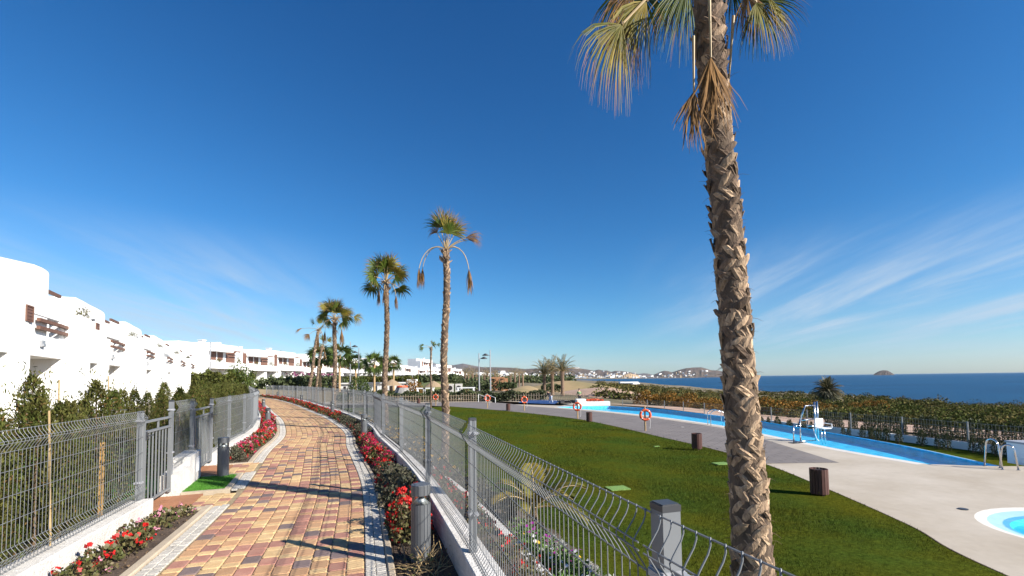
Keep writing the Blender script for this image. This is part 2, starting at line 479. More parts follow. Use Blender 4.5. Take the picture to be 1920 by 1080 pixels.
def pool_mat(name, tint, bump=0.25, scale=3.0):
    m = bpy.data.materials.new(name); m.use_nodes = True
    t = m.node_tree; t.nodes.clear(); L = t.links.new
    tr = N(t, 'ShaderNodeBsdfTransparent'); tr.inputs[0].default_value = (*tint, 1)
    gl = N(t, 'ShaderNodeBsdfGlossy'); gl.inputs['Roughness'].default_value = 0.04
    geo = N(t, 'ShaderNodeNewGeometry')
    nz = N(t, 'ShaderNodeTexNoise', i_Scale=scale, i_Detail=4.0)
    L(geo.outputs['Position'], nz.inputs['Vector'])
    bp = N(t, 'ShaderNodeBump', i_Strength=bump, i_Distance=0.1)
    L(nz.outputs[0], bp.inputs['Height'])
    L(bp.outputs[0], gl.inputs['Normal'])
    fr = N(t, 'ShaderNodeFresnel', i_IOR=1.33); L(bp.outputs[0], fr.inputs['Normal'])
    ms = N(t, 'ShaderNodeMixShader'); o = N(t, 'ShaderNodeOutputMaterial')
    wv = N(t, 'ShaderNodeMath', operation='MULTIPLY'); wv.inputs[1].default_value = 0.33; L(fr.outputs[0], wv.inputs[0])   # choppy water mirrors less than a flat sheet
    L(wv.outputs[0], ms.inputs[0]); L(tr.outputs[0], ms.inputs[1]); L(gl.outputs[0], ms.inputs[2]); L(ms.outputs[0], o.inputs[0])
    return m


def sea_mat():
    m = bpy.data.materials.new('sea_water'); m.use_nodes = True
    t = m.node_tree; L = t.links.new
    b = t.nodes['Principled BSDF']
    b.inputs['Roughness'].default_value = 0.35
    b.inputs['IOR'].default_value = 1.33
    b.inputs['Specular IOR Level'].default_value = 0.10
    geo = N(t, 'ShaderNodeNewGeometry')
    mp = N(t, 'ShaderNodeMapping'); mp.inputs['Scale'].default_value = (0.35, 1.0, 1); mp.inputs['Rotation'].default_value = (0, 0, R(15))
    L(geo.outputs['Position'], mp.inputs[0])
    nz = N(t, 'ShaderNodeTexNoise', i_Scale=0.012, i_Detail=9.0, i_Roughness=0.65)
    L(mp.outputs[0], nz.inputs['Vector'])
    mr = N(t, 'ShaderNodeMapRange'); L(nz.outputs[0], mr.inputs[0]); mr.inputs[1].default_value = 0.35; mr.inputs[2].default_value = 0.65
    mx = N(t, 'ShaderNodeMix', data_type='RGBA'); L(mr.outputs[0], mx.inputs[0])
    mx.inputs[6].default_value = (0.003, 0.038, 0.105, 1); mx.inputs[7].default_value = (0.006, 0.072, 0.165, 1)
    L(mx.outputs[2], b.inputs['Base Color'])
    n2 = N(t, 'ShaderNodeTexNoise', i_Scale=0.35, i_Detail=8.0, i_Roughness=0.7)
    L(mp.outputs[0], n2.inputs['Vector'])
    bp = N(t, 'ShaderNodeBump', i_Strength=1.0, i_Distance=1.2)
    L(n2.outputs[0], bp.inputs['Height']); L(bp.outputs[0], b.inputs['Normal'])
    return m


MT['glass'] = glass_mat('clear_glass', (0.93, 0.96, 0.95))
MT['pool'] = pool_mat('pool_water', (0.62, 0.93, 0.99), 0.5, 4.0)
MT['sea'] = sea_mat()


# ------------------------------------------------------------------ the promenade's centre line and offsets from it
_ctl = [(0.4, -4), (-0.95, 0), (-2.30, 4.33), (-3.40, 7.65), (-4.55, 10.5), (-5.37, 12.5), (-6.52, 15.6), (-8.1, 18.9), (-10.15, 22.8),
        (-13.0, 27.7), (-19.3, 38.5), (-27.6, 51.0), (-36.0, 60.0), (-46, 66)]


def catmull(pts, n):
    out = []
    P = [Vector((*p, 0)) for p in pts]
    P = [P[0] * 2 - P[1]] + P + [P[-1] * 2 - P[-2]]
    for i in range(1, len(P) - 2):
        for k in range(n):
            t = k / n
            a, b, c, d = P[i - 1], P[i], P[i + 1], P[i + 2]
            out.append(0.5 * (2 * b + (c - a) * t + (2 * a - 5 * b + 4 * c - d) * t * t + (3 * b - a - 3 * c + d) * t ** 3))
    out.append(P[-2])
    return out


_cl = np.array([(p.x, p.y) for p in catmull(_ctl, 24)])
for _ in range(3):   # smooth
    _cl[1:-1] = (_cl[:-2] + 2 * _cl[1:-1] + _cl[2:]) / 4
_cs = np.concatenate([[0], np.cumsum(np.hypot(*np.diff(_cl, axis=0).T))])
_ct = np.gradient(_cl, axis=0)
_ct /= np.hypot(_ct[:, 0], _ct[:, 1])[:, None]
S_END = float(_cs[-1])


def cxy(s, d):
    s = np.asarray(s, float)
    x, y = np.interp(s, _cs, _cl[:, 0]), np.interp(s, _cs, _cl[:, 1])
    tx, ty = np.interp(s, _cs, _ct[:, 0]), np.interp(s, _cs, _ct[:, 1])
    return x + ty * d, y - tx * d


def C(s, d, z=0.0):
    x, y = cxy(s, d)
    return Vector((float(x), float(y), z))


def ang(s):
    return math.atan2(float(np.interp(s, _cs, _ct[:, 1])), float(np.interp(s, _cs, _ct[:, 0])))


def sY(Y, d=0.0):
    """arc length at which the offset line passes the distance Y"""
    ss = np.linspace(0, S_END, 1500)
    yy = cxy(ss, d)[1]
    return float(np.interp(Y, yy, ss))


def sweep(name, prof, s0, s1, mats, parent=None, step=0.5, smooth=False, cap=True):
    """profile [(d, z)] carried along the promenade"""
    n = max(2, int((s1 - s0) / step) + 1)
    ss = np.linspace(s0, s1, n)
    k = len(prof)
    b = MB(); vs = []
    for s in ss:
        for d, z in prof:
            vs.append(C(s, d, z))
    fs = [(i * k + j, i * k + (j + 1) % k, (i + 1) * k + (j + 1) % k, (i + 1) * k + j) for i in range(n - 1) for j in range(k)]
    if cap:
        fs += [tuple(range(k)), tuple((n - 1) * k + j for j in range(k - 1, -1, -1))]
    b.add(vs, fs)
    return b.build(name, mats, parent, smooth)


def strip(name, profile, s0, s1, mats, step=0.25, jit=0.0, seed=0):
    """open sheet along the promenade: profile [(d, z)]"""
    n = max(2, int((s1 - s0) / step) + 1)
    ss = np.linspace(s0, s1, n)
    rs = np.random.RandomState(seed)
    P = np.zeros((n, len(profile), 3))
    for j, (d, z) in enumerate(profile):
        x, y = cxy(ss, d)
        P[:, j, 0], P[:, j, 1], P[:, j, 2] = x, y, z
    if jit:
        P[:, 1:-1, 2] += rs.uniform(-jit, jit, P[:, 1:-1, 2].shape)
    return link(name, grid_mesh(name, P[:, ::-1], mats))


# ------------------------------------------------------------------ clouds of leaf-sized faces
def leaves(P, size, rs, aspect=0.6, up=0.0, D=None, bend=0.25):
    """a folded diamond leaf at every point of P; D: preferred directions"""
    n = len(P)
    d = rs.normal(size=(n, 3))
    if D is not None:
        d = d * 0.6 + D
    d[:, 2] += up
    d /= np.linalg.norm(d, axis=1)[:, None]
    r = rs.normal(size=(n, 3))
    s = np.cross(d, r); s /= np.maximum(np.linalg.norm(s, axis=1)[:, None], 1e-6)
    nn = np.cross(s, d)
    sz = size * rs.uniform(0.6, 1.3, n)[:, None]
    a = P - d * sz * 0.5
    c = P + d * sz * 0.5 - nn * sz * bend
    b = P + s * sz * aspect * 0.5
    e = P - s * sz * aspect * 0.5
    V = np.stack([a, b, c, e], 1).reshape(-1, 3)
    Fq = np.arange(n * 4).reshape(n, 4)
    return V, Fq


def cat(parts):
    Vs, Fs, Ms, o = [], [], [], 0
    for V, Fq, mi in parts:
        Vs.append(V); Fs.append(Fq + o); Ms.append(np.full(len(Fq), mi)); o += len(V)
    return np.concatenate(Vs), np.concatenate(Fs), np.concatenate(Ms)


def dome_pts(n, rx, rz, rs, lump=0.25, z0=0.0, inner=0.55, nl=7):
    """points through a lumpy dome-shaped crown"""
    u = rs.normal(size=(n, 3)); u[:, 2] = np.abs(u[:, 2]); u /= np.linalg.norm(u, axis=1)[:, None]
    L = rs.normal(size=(nl, 3)); L /= np.linalg.norm(L, axis=1)[:, None]
    amp = rs.uniform(-1, 1, nl)
    k = 1 + lump * (np.exp(6 * (u @ L.T - 1)) * amp).sum(1)
    rr = (inner + (1 - inner) * rs.uniform(0, 1, n) ** 0.5) * k
    return u * rr[:, None] * np.array([rx, rx, rz]) + np.array([0, 0, z0]), u

# ================================================================== THE SETTING
DECK = -1.25
SEA = -9.0
_far = [(15.75, 14.9), (16.65, 21.4), (16.55, 30.7), (15.9, 35.2), (14.05, 44.2), (10.4, 50.4)]
_back = [(4.5, 57.0), (-4, 64), (-14, 68), (-30, 69)]
_gp = [tuple(map(float, cxy(s, 1.65))) for s in np.linspace(0, sY(60), 60)] + _back[::-1] + _far[::-1] + [(22, 14.2), (22, -10), (0, -12)]
_gp = np.array(_gp)


def inside(X, Y, poly):
    r = np.zeros(X.shape, bool)
    j = len(poly) - 1
    for i in range(len(poly)):
        xi, yi = poly[i]; xj, yj = poly[j]
        c = ((yi > Y) != (yj > Y)) & (X < (xj - xi) * (Y - yi) / (yj - yi + 1e-12) + xi)
        r ^= c
        j = i
    return r


def coast_x(Y):
    return np.interp(Y, [-300, 0, 120, 250, 400, 700, 1050, 1500, 2200, 3700], [110, 112, 140, 165, 160, 130, 118, 165, 240, 440])


def height(X, Y, garden=True):
    X = np.asarray(X, float); Y = np.asarray(Y, float)
    a = X / (np.maximum(Y, 0) + 25)
    r = np.hypot(X, Y)
    h = np.interp(a, [-1.5, -.55, -.35, -.18, .05, .3, .6, 2], [1.3, 1.0, 0.6, -0.6, -1.3, -2.4, -2.62, -2.62])
    h = h - np.interp(a, [-.1, .1, .22, .4, 1], [0, .002, .006, .033, .034]) * np.clip(r - 34, 0, 175)
    bump = 0.35 * np.sin(X * .11 + 1.3) * np.sin(Y * .083 + .4) + 0.2 * np.sin(X * .27 + Y * .19)
    h = h + bump * np.clip((r - 35) / 60, 0, 1)
    # beside the promenade on the houses' side
    cxs = np.interp(Y, _cl[:, 1], _cl[:, 0])
    dl = cxs - X
    near = np.where(dl > 0.5, -0.15 + 0.03 * np.clip(dl - 3, 0, 14), -0.15)
    w = np.clip((66 - Y) / 14, 0, 1) * (X < cxs + 3)
    h = h * (1 - w) + near * w
    if garden:
        h = np.where(inside(X, Y, _gp), -2.9, h)
    # coast
    k = np.clip((X - coast_x(Y)) / 18, 0, 1)
    h = h * (1 - k) + (-14) * k
    return h


def hz(x, y):
    return float(height(np.array([x]), np.array([y]), False)[0])


def axis(segs):
    out = []
    for a, b, n in segs:
        out += list(np.linspace(a, b, n, endpoint=False))
    return np.array(out + [segs[-1][1]])


gx = axis([(-1600, -400, 12), (-400, -100, 20), (-100, -30, 28), (-30, 28, 97), (28, 60, 32), (60, 220, 64), (220, 900, 30)])
gy = axis([(-300, -20, 10), (-20, 75, 136), (75, 140, 44), (140, 420, 70), (420, 3900, 80)])
GX, GY = np.meshgrid(gx, gy)
terr = link('terrain', grid_mesh('terrain', np.stack([GX, GY, height(GX, GY)], -1), MT['land']))
tag(terr, 'dry sandy land with low plants behind the pool and down to the sea', 'ground', kind='structure')

sx = axis([(-30000, -2000, 8), (-2000, 4000, 30), (4000, 40000, 10)])
sy = axis([(-4000, 0, 4), (0, 6000, 30), (6000, 60000, 12)])
SX, SY = np.meshgrid(sx, sy)
tag(link('sea', grid_mesh('sea', np.stack([SX, SY, np.full(SX.shape, SEA)], -1), MT['sea'])),
    'deep blue sea with fine ripples reaching to the horizon', 'sea', kind='structure')

# ------------------------------------------------------------------ lawn
_ledge = catmull([(6.9, 0), (7.24, 7.1), (7.80, 9.5), (8.29, 13.2), (8.50, 16.34), (8.1, 20.0), (7.35, 23.6), (6.25, 29), (4.69, 34.5), (1.6, 40.5), (-2.6, 47), (-7.3, 53.2)], 10)
LEX, LEY = np.array([p.x for p in _ledge]), np.array([p.y for p in _ledge])
_so = np.linspace(0, sY(56), 300)
_ox, _oy = cxy(_so, 4.25)


def lawn_lr(y):
    return float(np.interp(y, _oy, _ox)), float(np.interp(y, LEY, LEX))


ys = np.concatenate([np.arange(0, 20, 0.35), np.arange(20, 52.6, 0.7)])
rows = []
for y in ys:
    l, r_ = lawn_lr(y)
    xs = np.linspace(l - 0.4, r_, 34)
    rows.append(np.stack([xs, np.full(34, y), DECK + 0.015 + 0.03 * np.sin(xs * 1.3 + y * .4) * np.sin(y * .7) * (np.linspace(0, 1, 34) < .97)], -1))
tag(link('lawn', grid_mesh('lawn', np.array(rows), MT['grass'])), 'mown green lawn between the promenade and the pool deck', 'lawn', kind='structure')

rs = np.random.RandomState(3)
bl = []
for y0, y1, dens, hh, ww in ((3.5, 9, 900, .045, .009), (9, 14, 900, .05, .011), (14, 20, 450, .055, .014), (20, 30, 170, .06, .02), (30, 45, 60, .07, .03)):
    l = min(lawn_lr(y0)[0], lawn_lr(y1)[0]); r_ = 8.6
    n = int((y1 - y0) * (r_ - l) * dens)
    px_, py_ = rs.uniform(l, r_, n), rs.uniform(y0, y1, n)
    ok = (px_ < np.interp(py_, LEY, LEX) - .01) & (px_ > np.interp(py_, _oy, _ox))
    px_, py_ = px_[ok], py_[ok]; n = len(px_)
    q = rs.uniform(0, 6.28, n); ln = rs.normal(0, .45, (n, 2)) * hh; h_ = hh * rs.uniform(.6, 1.25, n)
    b0 = np.stack([px_ - np.cos(q) * ww / 2, py_ - np.sin(q) * ww / 2, np.full(n, DECK + .005)], -1)
    b1 = np.stack([px_ + np.cos(q) * ww / 2, py_ + np.sin(q) * ww / 2, np.full(n, DECK + .005)], -1)
    tp = np.stack([px_ + ln[:, 0], py_ + ln[:, 1], DECK + .015 + h_], -1)
    bl.append(np.stack([b0, b1, tp], 1).reshape(-1, 3))
bl = np.concatenate(bl)
tag(link('grass', npmesh('grass', bl, np.arange(len(bl)).reshape(-1, 3), MT['blade'])), 'short grass blades standing on the mown lawn', 'grass', kind='stuff')

b = MB()
for i in range(len(LEX) - 1):
    a, c = Vector((LEX[i], LEY[i], 0)), Vector((LEX[i + 1], LEY[i + 1], 0)); q_ = (c - a).normalized(); q_ = Vector((q_.y, -q_.x, 0)) * .012
    if c.y < 3: continue
    z0, z1 = Vector((0, 0, DECK - .05)), Vector((0, 0, DECK + .022))
    b.add([a - q_ + z1, c - q_ + z1, c + q_ + z1, a + q_ + z1, a + q_ + z0, c + q_ + z0, a - q_ + z0, c - q_ + z0], [(3, 2, 1, 0), (4, 5, 2, 3), (0, 1, 7, 6)])
tag(b.build('lawn_edging', MT['soil']), 'thin dark edging strip between lawn and pool deck', 'edging', kind='structure')

# ------------------------------------------------------------------ pool deck with openings, pools
_poolN = [(x, y) for x, y in ((13.72, 15.75), (13.15, 19.2), (12.92, 24.3), (12.72, 28.7), (11.14, 35.4), (8.15, 42.9), (4.53, 49.6))]
_pn = [(p.x, p.y) for p in catmull(_poolN, 5)]
_pf = [(p.x, p.y) for p in catmull([(15.6, 15.25), (16.5, 21.4), (16.4, 30.7), (15.75, 35.2), (13.9, 44.2), (10.27, 50.25)], 5)]
KC, KR = (11.15, 8.95), 1.95
_kid = [(KC[0] + KR * math.cos(q), KC[1] + 0.86 * KR * math.sin(q)) for q in np.linspace(0, 2 * math.pi, 40, endpoint=False)]
# the upper, shallow pool
UP_ = [at(925, 757, DECK), at(1052, 760.5, DECK), at(1078, 756, DECK), at(1062, 750.5, DECK), at(960, 747, DECK), at(918, 749, DECK)]
_upp = [(p.x, p.y) for p in UP_]


def flat_with_holes(name, outer, holes, z, m):
    bm = bmesh.new()
    es = []
    for loop in [outer] + holes:
        vs = [bm.verts.new((x, y, z)) for x, y in loop]
        es += [bm.edges.new((vs[i], vs[(i + 1) % len(vs)])) for i in range(len(vs))]
    bmesh.ops.triangle_fill(bm, use_beauty=True, use_dissolve=False, edges=es, normal=(0, 0, 1))
    for f in bm.faces:
        if f.normal.z < 0: f.normal_flip()
    me = bpy.data.meshes.new(name); bm.to_mesh(me); bm.free()
    me.materials.append(m)
    return link(name, me)


_le = list(zip(LEX.tolist(), LEY.tolist()))
outer = _le + [(-12, 56.5), (-20, 59.5), (-30, 62), (-30, 70)] + [(-14, 69.2), (-4, 65.2), (4.5, 58.2), (10.6, 51.6)] + [(10.27, 50.25)] + _pn[::-1] + [(15.6, 15.25), (16.4, 15.2), (22, 14.2), (22, 0)]
tag(flat_with_holes('pool_deck', outer, [_kid, _upp], DECK, MT['deck']), 'pale concrete deck around the pools', 'deck', kind='structure')


def basin(name, loop, depth, zt, m):
    b = MB(); n = len(loop)
    vs = [(x, y, zt) for x, y in loop] + [(x, y, zt - depth) for x, y in loop]
    b.add(vs, [(i, (i + 1) % n, n + (i + 1) % n, n + i) for i in range(n)])
    b.add([(x, y, zt - depth) for x, y in loop], [tuple(range(n))])
    return b


# main pool: basin, infinity edge, water
main_loop = _pn + _pf[::-1]
main = thing('swimming_pool', 'long infinity pool with bright blue water beside the grey paving', 'swimming pool', (0, 0, 0))
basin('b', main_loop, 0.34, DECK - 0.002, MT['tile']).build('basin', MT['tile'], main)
b = MB()
n = len(_pf)
for i in range(n - 1):
    (x0, y0), (x1, y1) = _pf[i], _pf[i + 1]
    t = Vector((x1 - x0, y1 - y0, 0)).normalized(); q = Vector((t.y, -t.x, 0)) * 0.30
    a0, a1 = Vector((x0, y0, 0)), Vector((x1, y1, 0))
    Z = lambda p, z: (p.x, p.y, z)
    zt = DECK - 0.055
    vs = [Z(a0, zt), Z(a1, zt), Z(a1 + q, zt), Z(a0 + q, zt), Z(a0, DECK - 1.2), Z(a1, DECK - 1.2), Z(a1 + q, DECK - 1.2), Z(a0 + q, DECK - 1.2)]
    b.add(vs, [(0, 1, 2, 3), (3, 2, 6, 7), (1, 0, 4, 5)])
b.build('overflow_edge', MT['tile2'], main)
wl = [(x, y, DECK - 0.05) for x, y in main_loop]
b = MB(); b.add(wl, [tuple(range(len(wl)))]); b.build('pool_water', MT['pool'], main)
# coping strip along the near edge
b = MB()
for i in range(len(_pn) - 1):
    a0, a1 = Vector((*_pn[i], 0)), Vector((*_pn[i + 1], 0))
    t = (a1 - a0).normalized(); q = Vector((-t.y, t.x, 0)) * 0.42
    if q.x > 0: q = -q
    b.add([a0 + Vector((0, 0, DECK + .004)), a1 + Vector((0, 0, DECK + .004)), a1 + q + Vector((0, 0, DECK + .004)), a0 + q + Vector((0, 0, DECK + .004))], [(0, 1, 2, 3)])
b.build('coping', MT['rimw'], main)

kid = thing('paddling_pool', 'small round paddling pool with a pale rim in the concrete deck', 'swimming pool', (0, 0, 0))
b = MB()
ring = lambda r, z: [(KC[0] + r * math.cos(q), KC[1] + 0.86 * r * math.sin(q), z) for q in np.linspace(0, 2 * math.pi, 40, endpoint=False)]
def ringband(b, r0, z0, r1, z1):
    vs = ring(r0, z0) + ring(r1, z1)
    b.add(vs, [(i, (i + 1) % 40, 40 + (i + 1) % 40, 40 + i) for i in range(40)])
ringband(b, KR, DECK - .001, KR - .20, DECK - .03); b.build('rim', MT['rimw'], kid)
b = MB(); ringband(b, KR - .20, DECK - .03, KR - .55, DECK - .10); b.build('rim_step', MT['tile2'], kid)
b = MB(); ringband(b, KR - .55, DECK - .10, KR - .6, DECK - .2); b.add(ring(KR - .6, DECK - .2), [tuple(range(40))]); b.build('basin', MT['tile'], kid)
b = MB(); b.add(ring(KR - .45, DECK - .07), [tuple(range(40))]); b.build('pool_water', MT['pool'], kid)

upp = thing('shallow_pool', 'pale shallow pool behind the life rings at the far end of the deck', 'swimming pool', (0, 0, 0))
basin('b', _upp, 0.3, DECK - .002, MT['rimw']).build('basin', MT['tile2'], upp)
b = MB(); b.add([(x, y, DECK - .06) for x, y in _upp], [tuple(range(len(_upp)))]); b.build('pool_water', MT['pool'], upp)

# grey paving: a sheet with joints in relief, the nearest slabs as pieces
_gr = [(8.52, 16.3), (11.12, 16.16), (11.75, 21.5), (12.1, 27.8), (10.5, 34.5), (8.3, 40.0), (6.0, 44.8), (1.4, 52), (-.6, 58), (-4.5, 63.5), (-6, 64.8)]
_grx = np.array([p[0] for p in _gr]); _gry = np.array([p[1] for p in _gr])
pave = bpy.data.objects.new('grey_paving', None); COL.objects.link(pave)
tag(pave, 'grey block paving strip between the lawn and the pool', 'paving', kind='structure')
b = MB()
gy2 = np.linspace(16.2, 63, 70)
def g_lr(y):
    l = float(np.interp(y, LEY, LEX)) + .004
    if y > 53.2: l = float(np.interp(y, [53.2, 56.5, 59.5, 63], [-7.3, -12, -20, -29]))
    return l, float(np.interp(y, _gry[1:], _grx[1:]))
vs = []
for y in gy2:
    l, r_ = g_lr(y); vs += [(l, y, DECK + .004), (r_, y, DECK + .004)]
b.add(vs, [(2 * i, 2 * i + 1, 2 * i + 3, 2 * i + 2) for i in range(len(gy2) - 1)])
b.build('paving_bed', MT['mortar'] if False else MT['greypave'], pave)
# slabs laid in a running bond
slab = MB(); slab.box((0, 0, 0), (0.588, 0.288, 0.012), taper=0.99)
slab_me = slab.mesh('paving_slab', MT['greypave'])
cnt = 0; joined = MB(); row = 0
y = 16.36
while y < 46:
    l, r_ = g_lr(y)
    x = l + 0.3 + (0.3 if row % 2 else 0.0)
    while x < r_ - 0.31:
        if cnt < 290:
            link('paving_slab', slab_me, pave, (x, y, DECK + .010 + rnd.uniform(-.001, .001)), (0, 0, rnd.uniform(-.004, .004)))
            cnt += 1
        else:
            joined.box((x, y, DECK + .010), (0.588, 0.288, 0.012))
        x += 0.6
    y += 0.3; row += 1
o = joined.build('paving_slab_field', MT['greypave'], pave); o['kind'] = 'stuff'

# ------------------------------------------------------------------ promenade: joint bed, pavers, edging, kerbs
path = bpy.data.objects.new('path', None); COL.objects.link(path)
tag(path, 'promenade of yellow, orange, red and dark pavers curving away to the left', 'path', kind='structure')
S0, S1 = 2.0, S_END - 1
o = strip('joint_bed', [(-1.0, -.012), (-.5, -.012), (0, -.012), (.5, -.012), (1.0, -.012)], S0, S1, MT['mortar'], 0.5); o.parent = path
NCOL = 11; W = 1.80 / NCOL
PM = [MT['pav_y'], MT['pav_o'], MT['pav_r'], MT['pav_g']]


def paver_shape(w, l, ch=0.018, z=0.0, th=0.028):
    """rounded block: eight-sided top, small rounded shoulder"""
    a, c = w / 2, l / 2
    top = [(-a + ch, -c), (a - ch, -c), (a, -c + ch), (a, c - ch), (a - ch, c), (-a + ch, c), (-a, c - ch), (-a, -c + ch)]
    k = 0.90
    return [(x * k, y * (1 - (1 - k) * w / l), z) for x, y in top] + [(x, y, z - .005) for x, y in top] + [(x, y, z - th) for x, y in top]


PF = [tuple(range(8))] + [(8 + i, 8 + (i + 1) % 8, (i + 1) % 8, i) for i in range(8)] + [(16 + i, 16 + (i + 1) % 8, 8 + (i + 1) % 8, 8 + i) for i in range(8)]
pav_me = {}
for kind, (l, col) in {(a, c): (l_, c) for a, l_ in (('s', .205), ('r', .112)) for c in range(4)}.items():
    b = MB(); b.add(paver_shape(W - .008, l - .007), PF)
    pav_me[kind] = b.mesh('paver', PM[col])
jn = MB(); blocks = []
sA = sY(3.35)
for c in range(NCOL):
    d = -0.90 + (c + .5) * W
    s = sA - 1.2 + rnd.uniform(0, .25)
    k = rnd.randrange(2)
    while s < S1 - .3:
        k += 1
        kind = 's' if (k % 2 or rnd.random() < .12) else 'r'
        l = .205 if kind == 's' else .112
        # pavers lie wider on the outside of the bend: corrected by scale
        if kind == 's':
            q = rnd.random(); col = 0 if q < .10 else 1 if q < .40 else 2 if q < .78 else 3
        else:
            q = rnd.random(); col = 0 if q < .66 else 1 if q < .94 else 2
        far = max(0.0, min(1.0, (s - sY(9)) / 8))
        if col >= 2 and rnd.random() < far * .6: col = rnd.choice((0, 1, 1))
        blocks.append((s + l / 2, d, kind, col, l)); s += l
# side bays in front of the gates
for (ya, yb) in ((6.72, 7.55), (9.18, 10.25)):
    s0, s1 = sY(ya, -1.2), sY(yb, -1.2)
    for c in range(3):
        d = -0.98 - (c + .5) * .105 * 1.5
        s = s0
        while s < s1 - .08:
            kind = rnd.choice('sr'); l = .205 if kind == 's' else .112
            col = rnd.choice((0, 0, 1, 1, 2)) if kind == 's' else 0
            blocks.append((s + l / 2, d, kind, col, l)); s += l
blocks.sort(key=lambda t: (C(t[0], t[1]) - Vector((-1.2, 4.2, 0))).length)
np_ = 0
for s, d, kind, col, l in blocks:
    p = C(s, d, rnd.uniform(-.002, .002))
    if p.y < 3.0: continue
    q = ang(s) - math.pi / 2
    # arc correction: an offset line is longer or shorter than the centre line
    a0, a1 = C(s - l / 2, d), C(s + l / 2, d)
    ky = (a1 - a0).length / l
    if np_ < 300:
        link('paver', pav_me[(kind, col)], path, p, (rnd.uniform(-.012, .012), rnd.uniform(-.012, .012), q + rnd.uniform(-.01, .01)), (1, ky, 1))
        np_ += 1
    else:
        cq, sq = math.cos(q), math.sin(q)
        tl = rnd.uniform(-.014, .014)
        vs = [(p.x + x * cq - y * ky * sq, p.y + x * sq + y * ky * cq, p.z + z + x * tl) for x, y, z in paver_shape(W - .008, l - .007)]
        jn.add(vs, PF if p.y < 16 else PF[:9], col)
o = jn.build('paver_field', PM, path); o['kind'] = 'stuff'

# edging stones and kerbs
es_me = []
for w_, l_ in ((.098, .098), (.098, .148)):
    b = MB(); b.add(paver_shape(w_ - .006, l_ - .006, .012), PF); es_me.append((b.mesh('edging_stone', MT['edge']), l_))
jn = MB(); ne = 0
L_BED = [(2.0, sY(6.72, -1.2)), (sY(10.25, -1.2), S1)]     # stretches of the left flower bed
TURF = (sY(7.72, -1.2), sY(9.1, -1.2))


def on_left(s):
    return any(a <= s <= c for a, c in L_BED) or TURF[0] <= s <= TURF[1]


cands = []
for side, lanes in ((1, (.955, 1.05)), (-1, (-.965, -1.06))):
    for dn in lanes:
        s = sA - 1.0
        while s < S1:
            me, l = es_me[rnd.randrange(2)]
            if side == 1 or on_left(s):
                cands.append((s + l / 2, dn, me, l))
            s += l
cands.sort(key=lambda t: C(t[0], t[1]).length)
for s, d, me, l in cands:
    p = C(s, d, .004 + rnd.uniform(-.002, .002))
    if p.y < 3.0: continue
    q = ang(s) - math.pi / 2
    if ne < 290:
        link('edging_stone', me, path, p, (0, 0, q + rnd.uniform(-.015, .015))); ne += 1
    else:
        cq, sq = math.cos(q), math.sin(q)
        jn.add([(p.x + x * cq - y * sq, p.y + x * sq + y * cq, p.z + z) for x, y, z in paver_shape(.092, l - .006, .012)], PF if p.y < 16 else PF[:9])
o = jn.build('edging_stone_field', MT['edge'], path); o['kind'] = 'stuff'


def kerbs(d0, d1, s0, s1, zt, name='kerb_stone', L=1.0):
    s = s0
    while s < s1 - .05:
        e = min(s + L, s1)
        sweep(name, [(d0, -.1), (d1, -.1), (d1, zt - .012), (d1 - .012, zt), (d0 + .012, zt), (d0, zt - .012)], s + .003, e - .003, MT['kerb'], path, .34)
        s = e


kerbs(1.102, 1.17, sA - 1, sY(40), .018)
for a, c in L_BED:
    kerbs(-1.215, -1.115, max(a, sA - 1), min(c, sY(40)), .028)
kerbs(-1.215, -1.115, TURF[0], TURF[1], .02)
# cross kerbs closing the bays
for s_ in (L_BED[0][1], L_BED[1][0], TURF[0], TURF[1]):
    for i in range(2):
        a, c = -1.215 - i * .29, -1.215 - (i + 1) * .29 + .004
        sg = -1 if s_ in (L_BED[0][1], TURF[1]) else 1
        sweep('kerb_stone', [(c, -.1), (a, -.1), (a, .016), (c, .016)], s_ + min(0, sg * .10), s_ + max(0, sg * .10), MT['kerb'], path, .1)
# terracotta thresholds in front of the gates
for ya, yb in ((6.6, 7.52), (9.1, 10.2)):
    s0, s1 = sY(ya, -1.6), sY(yb, -1.6)
    n = max(3, int((s1 - s0) / .25))
    for i in range(n):
        for j in range(3):
            a = -1.47 - j * .2
            sweep('terracotta_tile', [(a - .196, -.08), (a, -.08), (a, -.004), (a - .196, -.004)], s0 + i * (s1 - s0) / n + .002, s0 + (i + 1) * (s1 - s0) / n - .002, MT['terra'], path, .3)

# ------------------------------------------------------------------ soil of the beds, garden slope
tag(strip('bed_soil', [(1.16, -.045), (1.3, -.03), (1.42, -.02), (1.55, -.03), (1.74, -.04)], 2, S1, MT['soil'], .12, .018, 1),
    'dark bare soil of the flower bed under the fence beside the promenade', 'soil', kind='structure')
for k, (a, c) in enumerate(L_BED):
    tag(strip('bed_soil', [(-1.84, -.03), (-1.7, -.02), (-1.5, -.015), (-1.3, -.02), (-1.20, -.03)], a, c, MT['soil'], .12, .02, 2),
        ('dark soil of the near flower bed along the white plinth wall' if k == 0 else 'dark soil of the long bed curving along the far left fence'), 'soil', kind='structure')
tag(strip('garden_slope', [(1.93, -.06), (2.2, -.12), (2.62, -.25)], 2, sY(56), MT['soil'], .25, .02, 3), 'planted soil strip between fence wall and lower white wall', 'soil', kind='structure')
tag(strip('garden_slope', [(2.80, -.50), (3.1, -.62), (3.5, -.85), (3.9, -1.06), (4.3, -1.20), (4.7, -1.28)], 2, sY(56), MT['soil'], .25, .03, 4),
    'planted soil slope falling from lower white wall to lawn', 'soil', kind='structure')
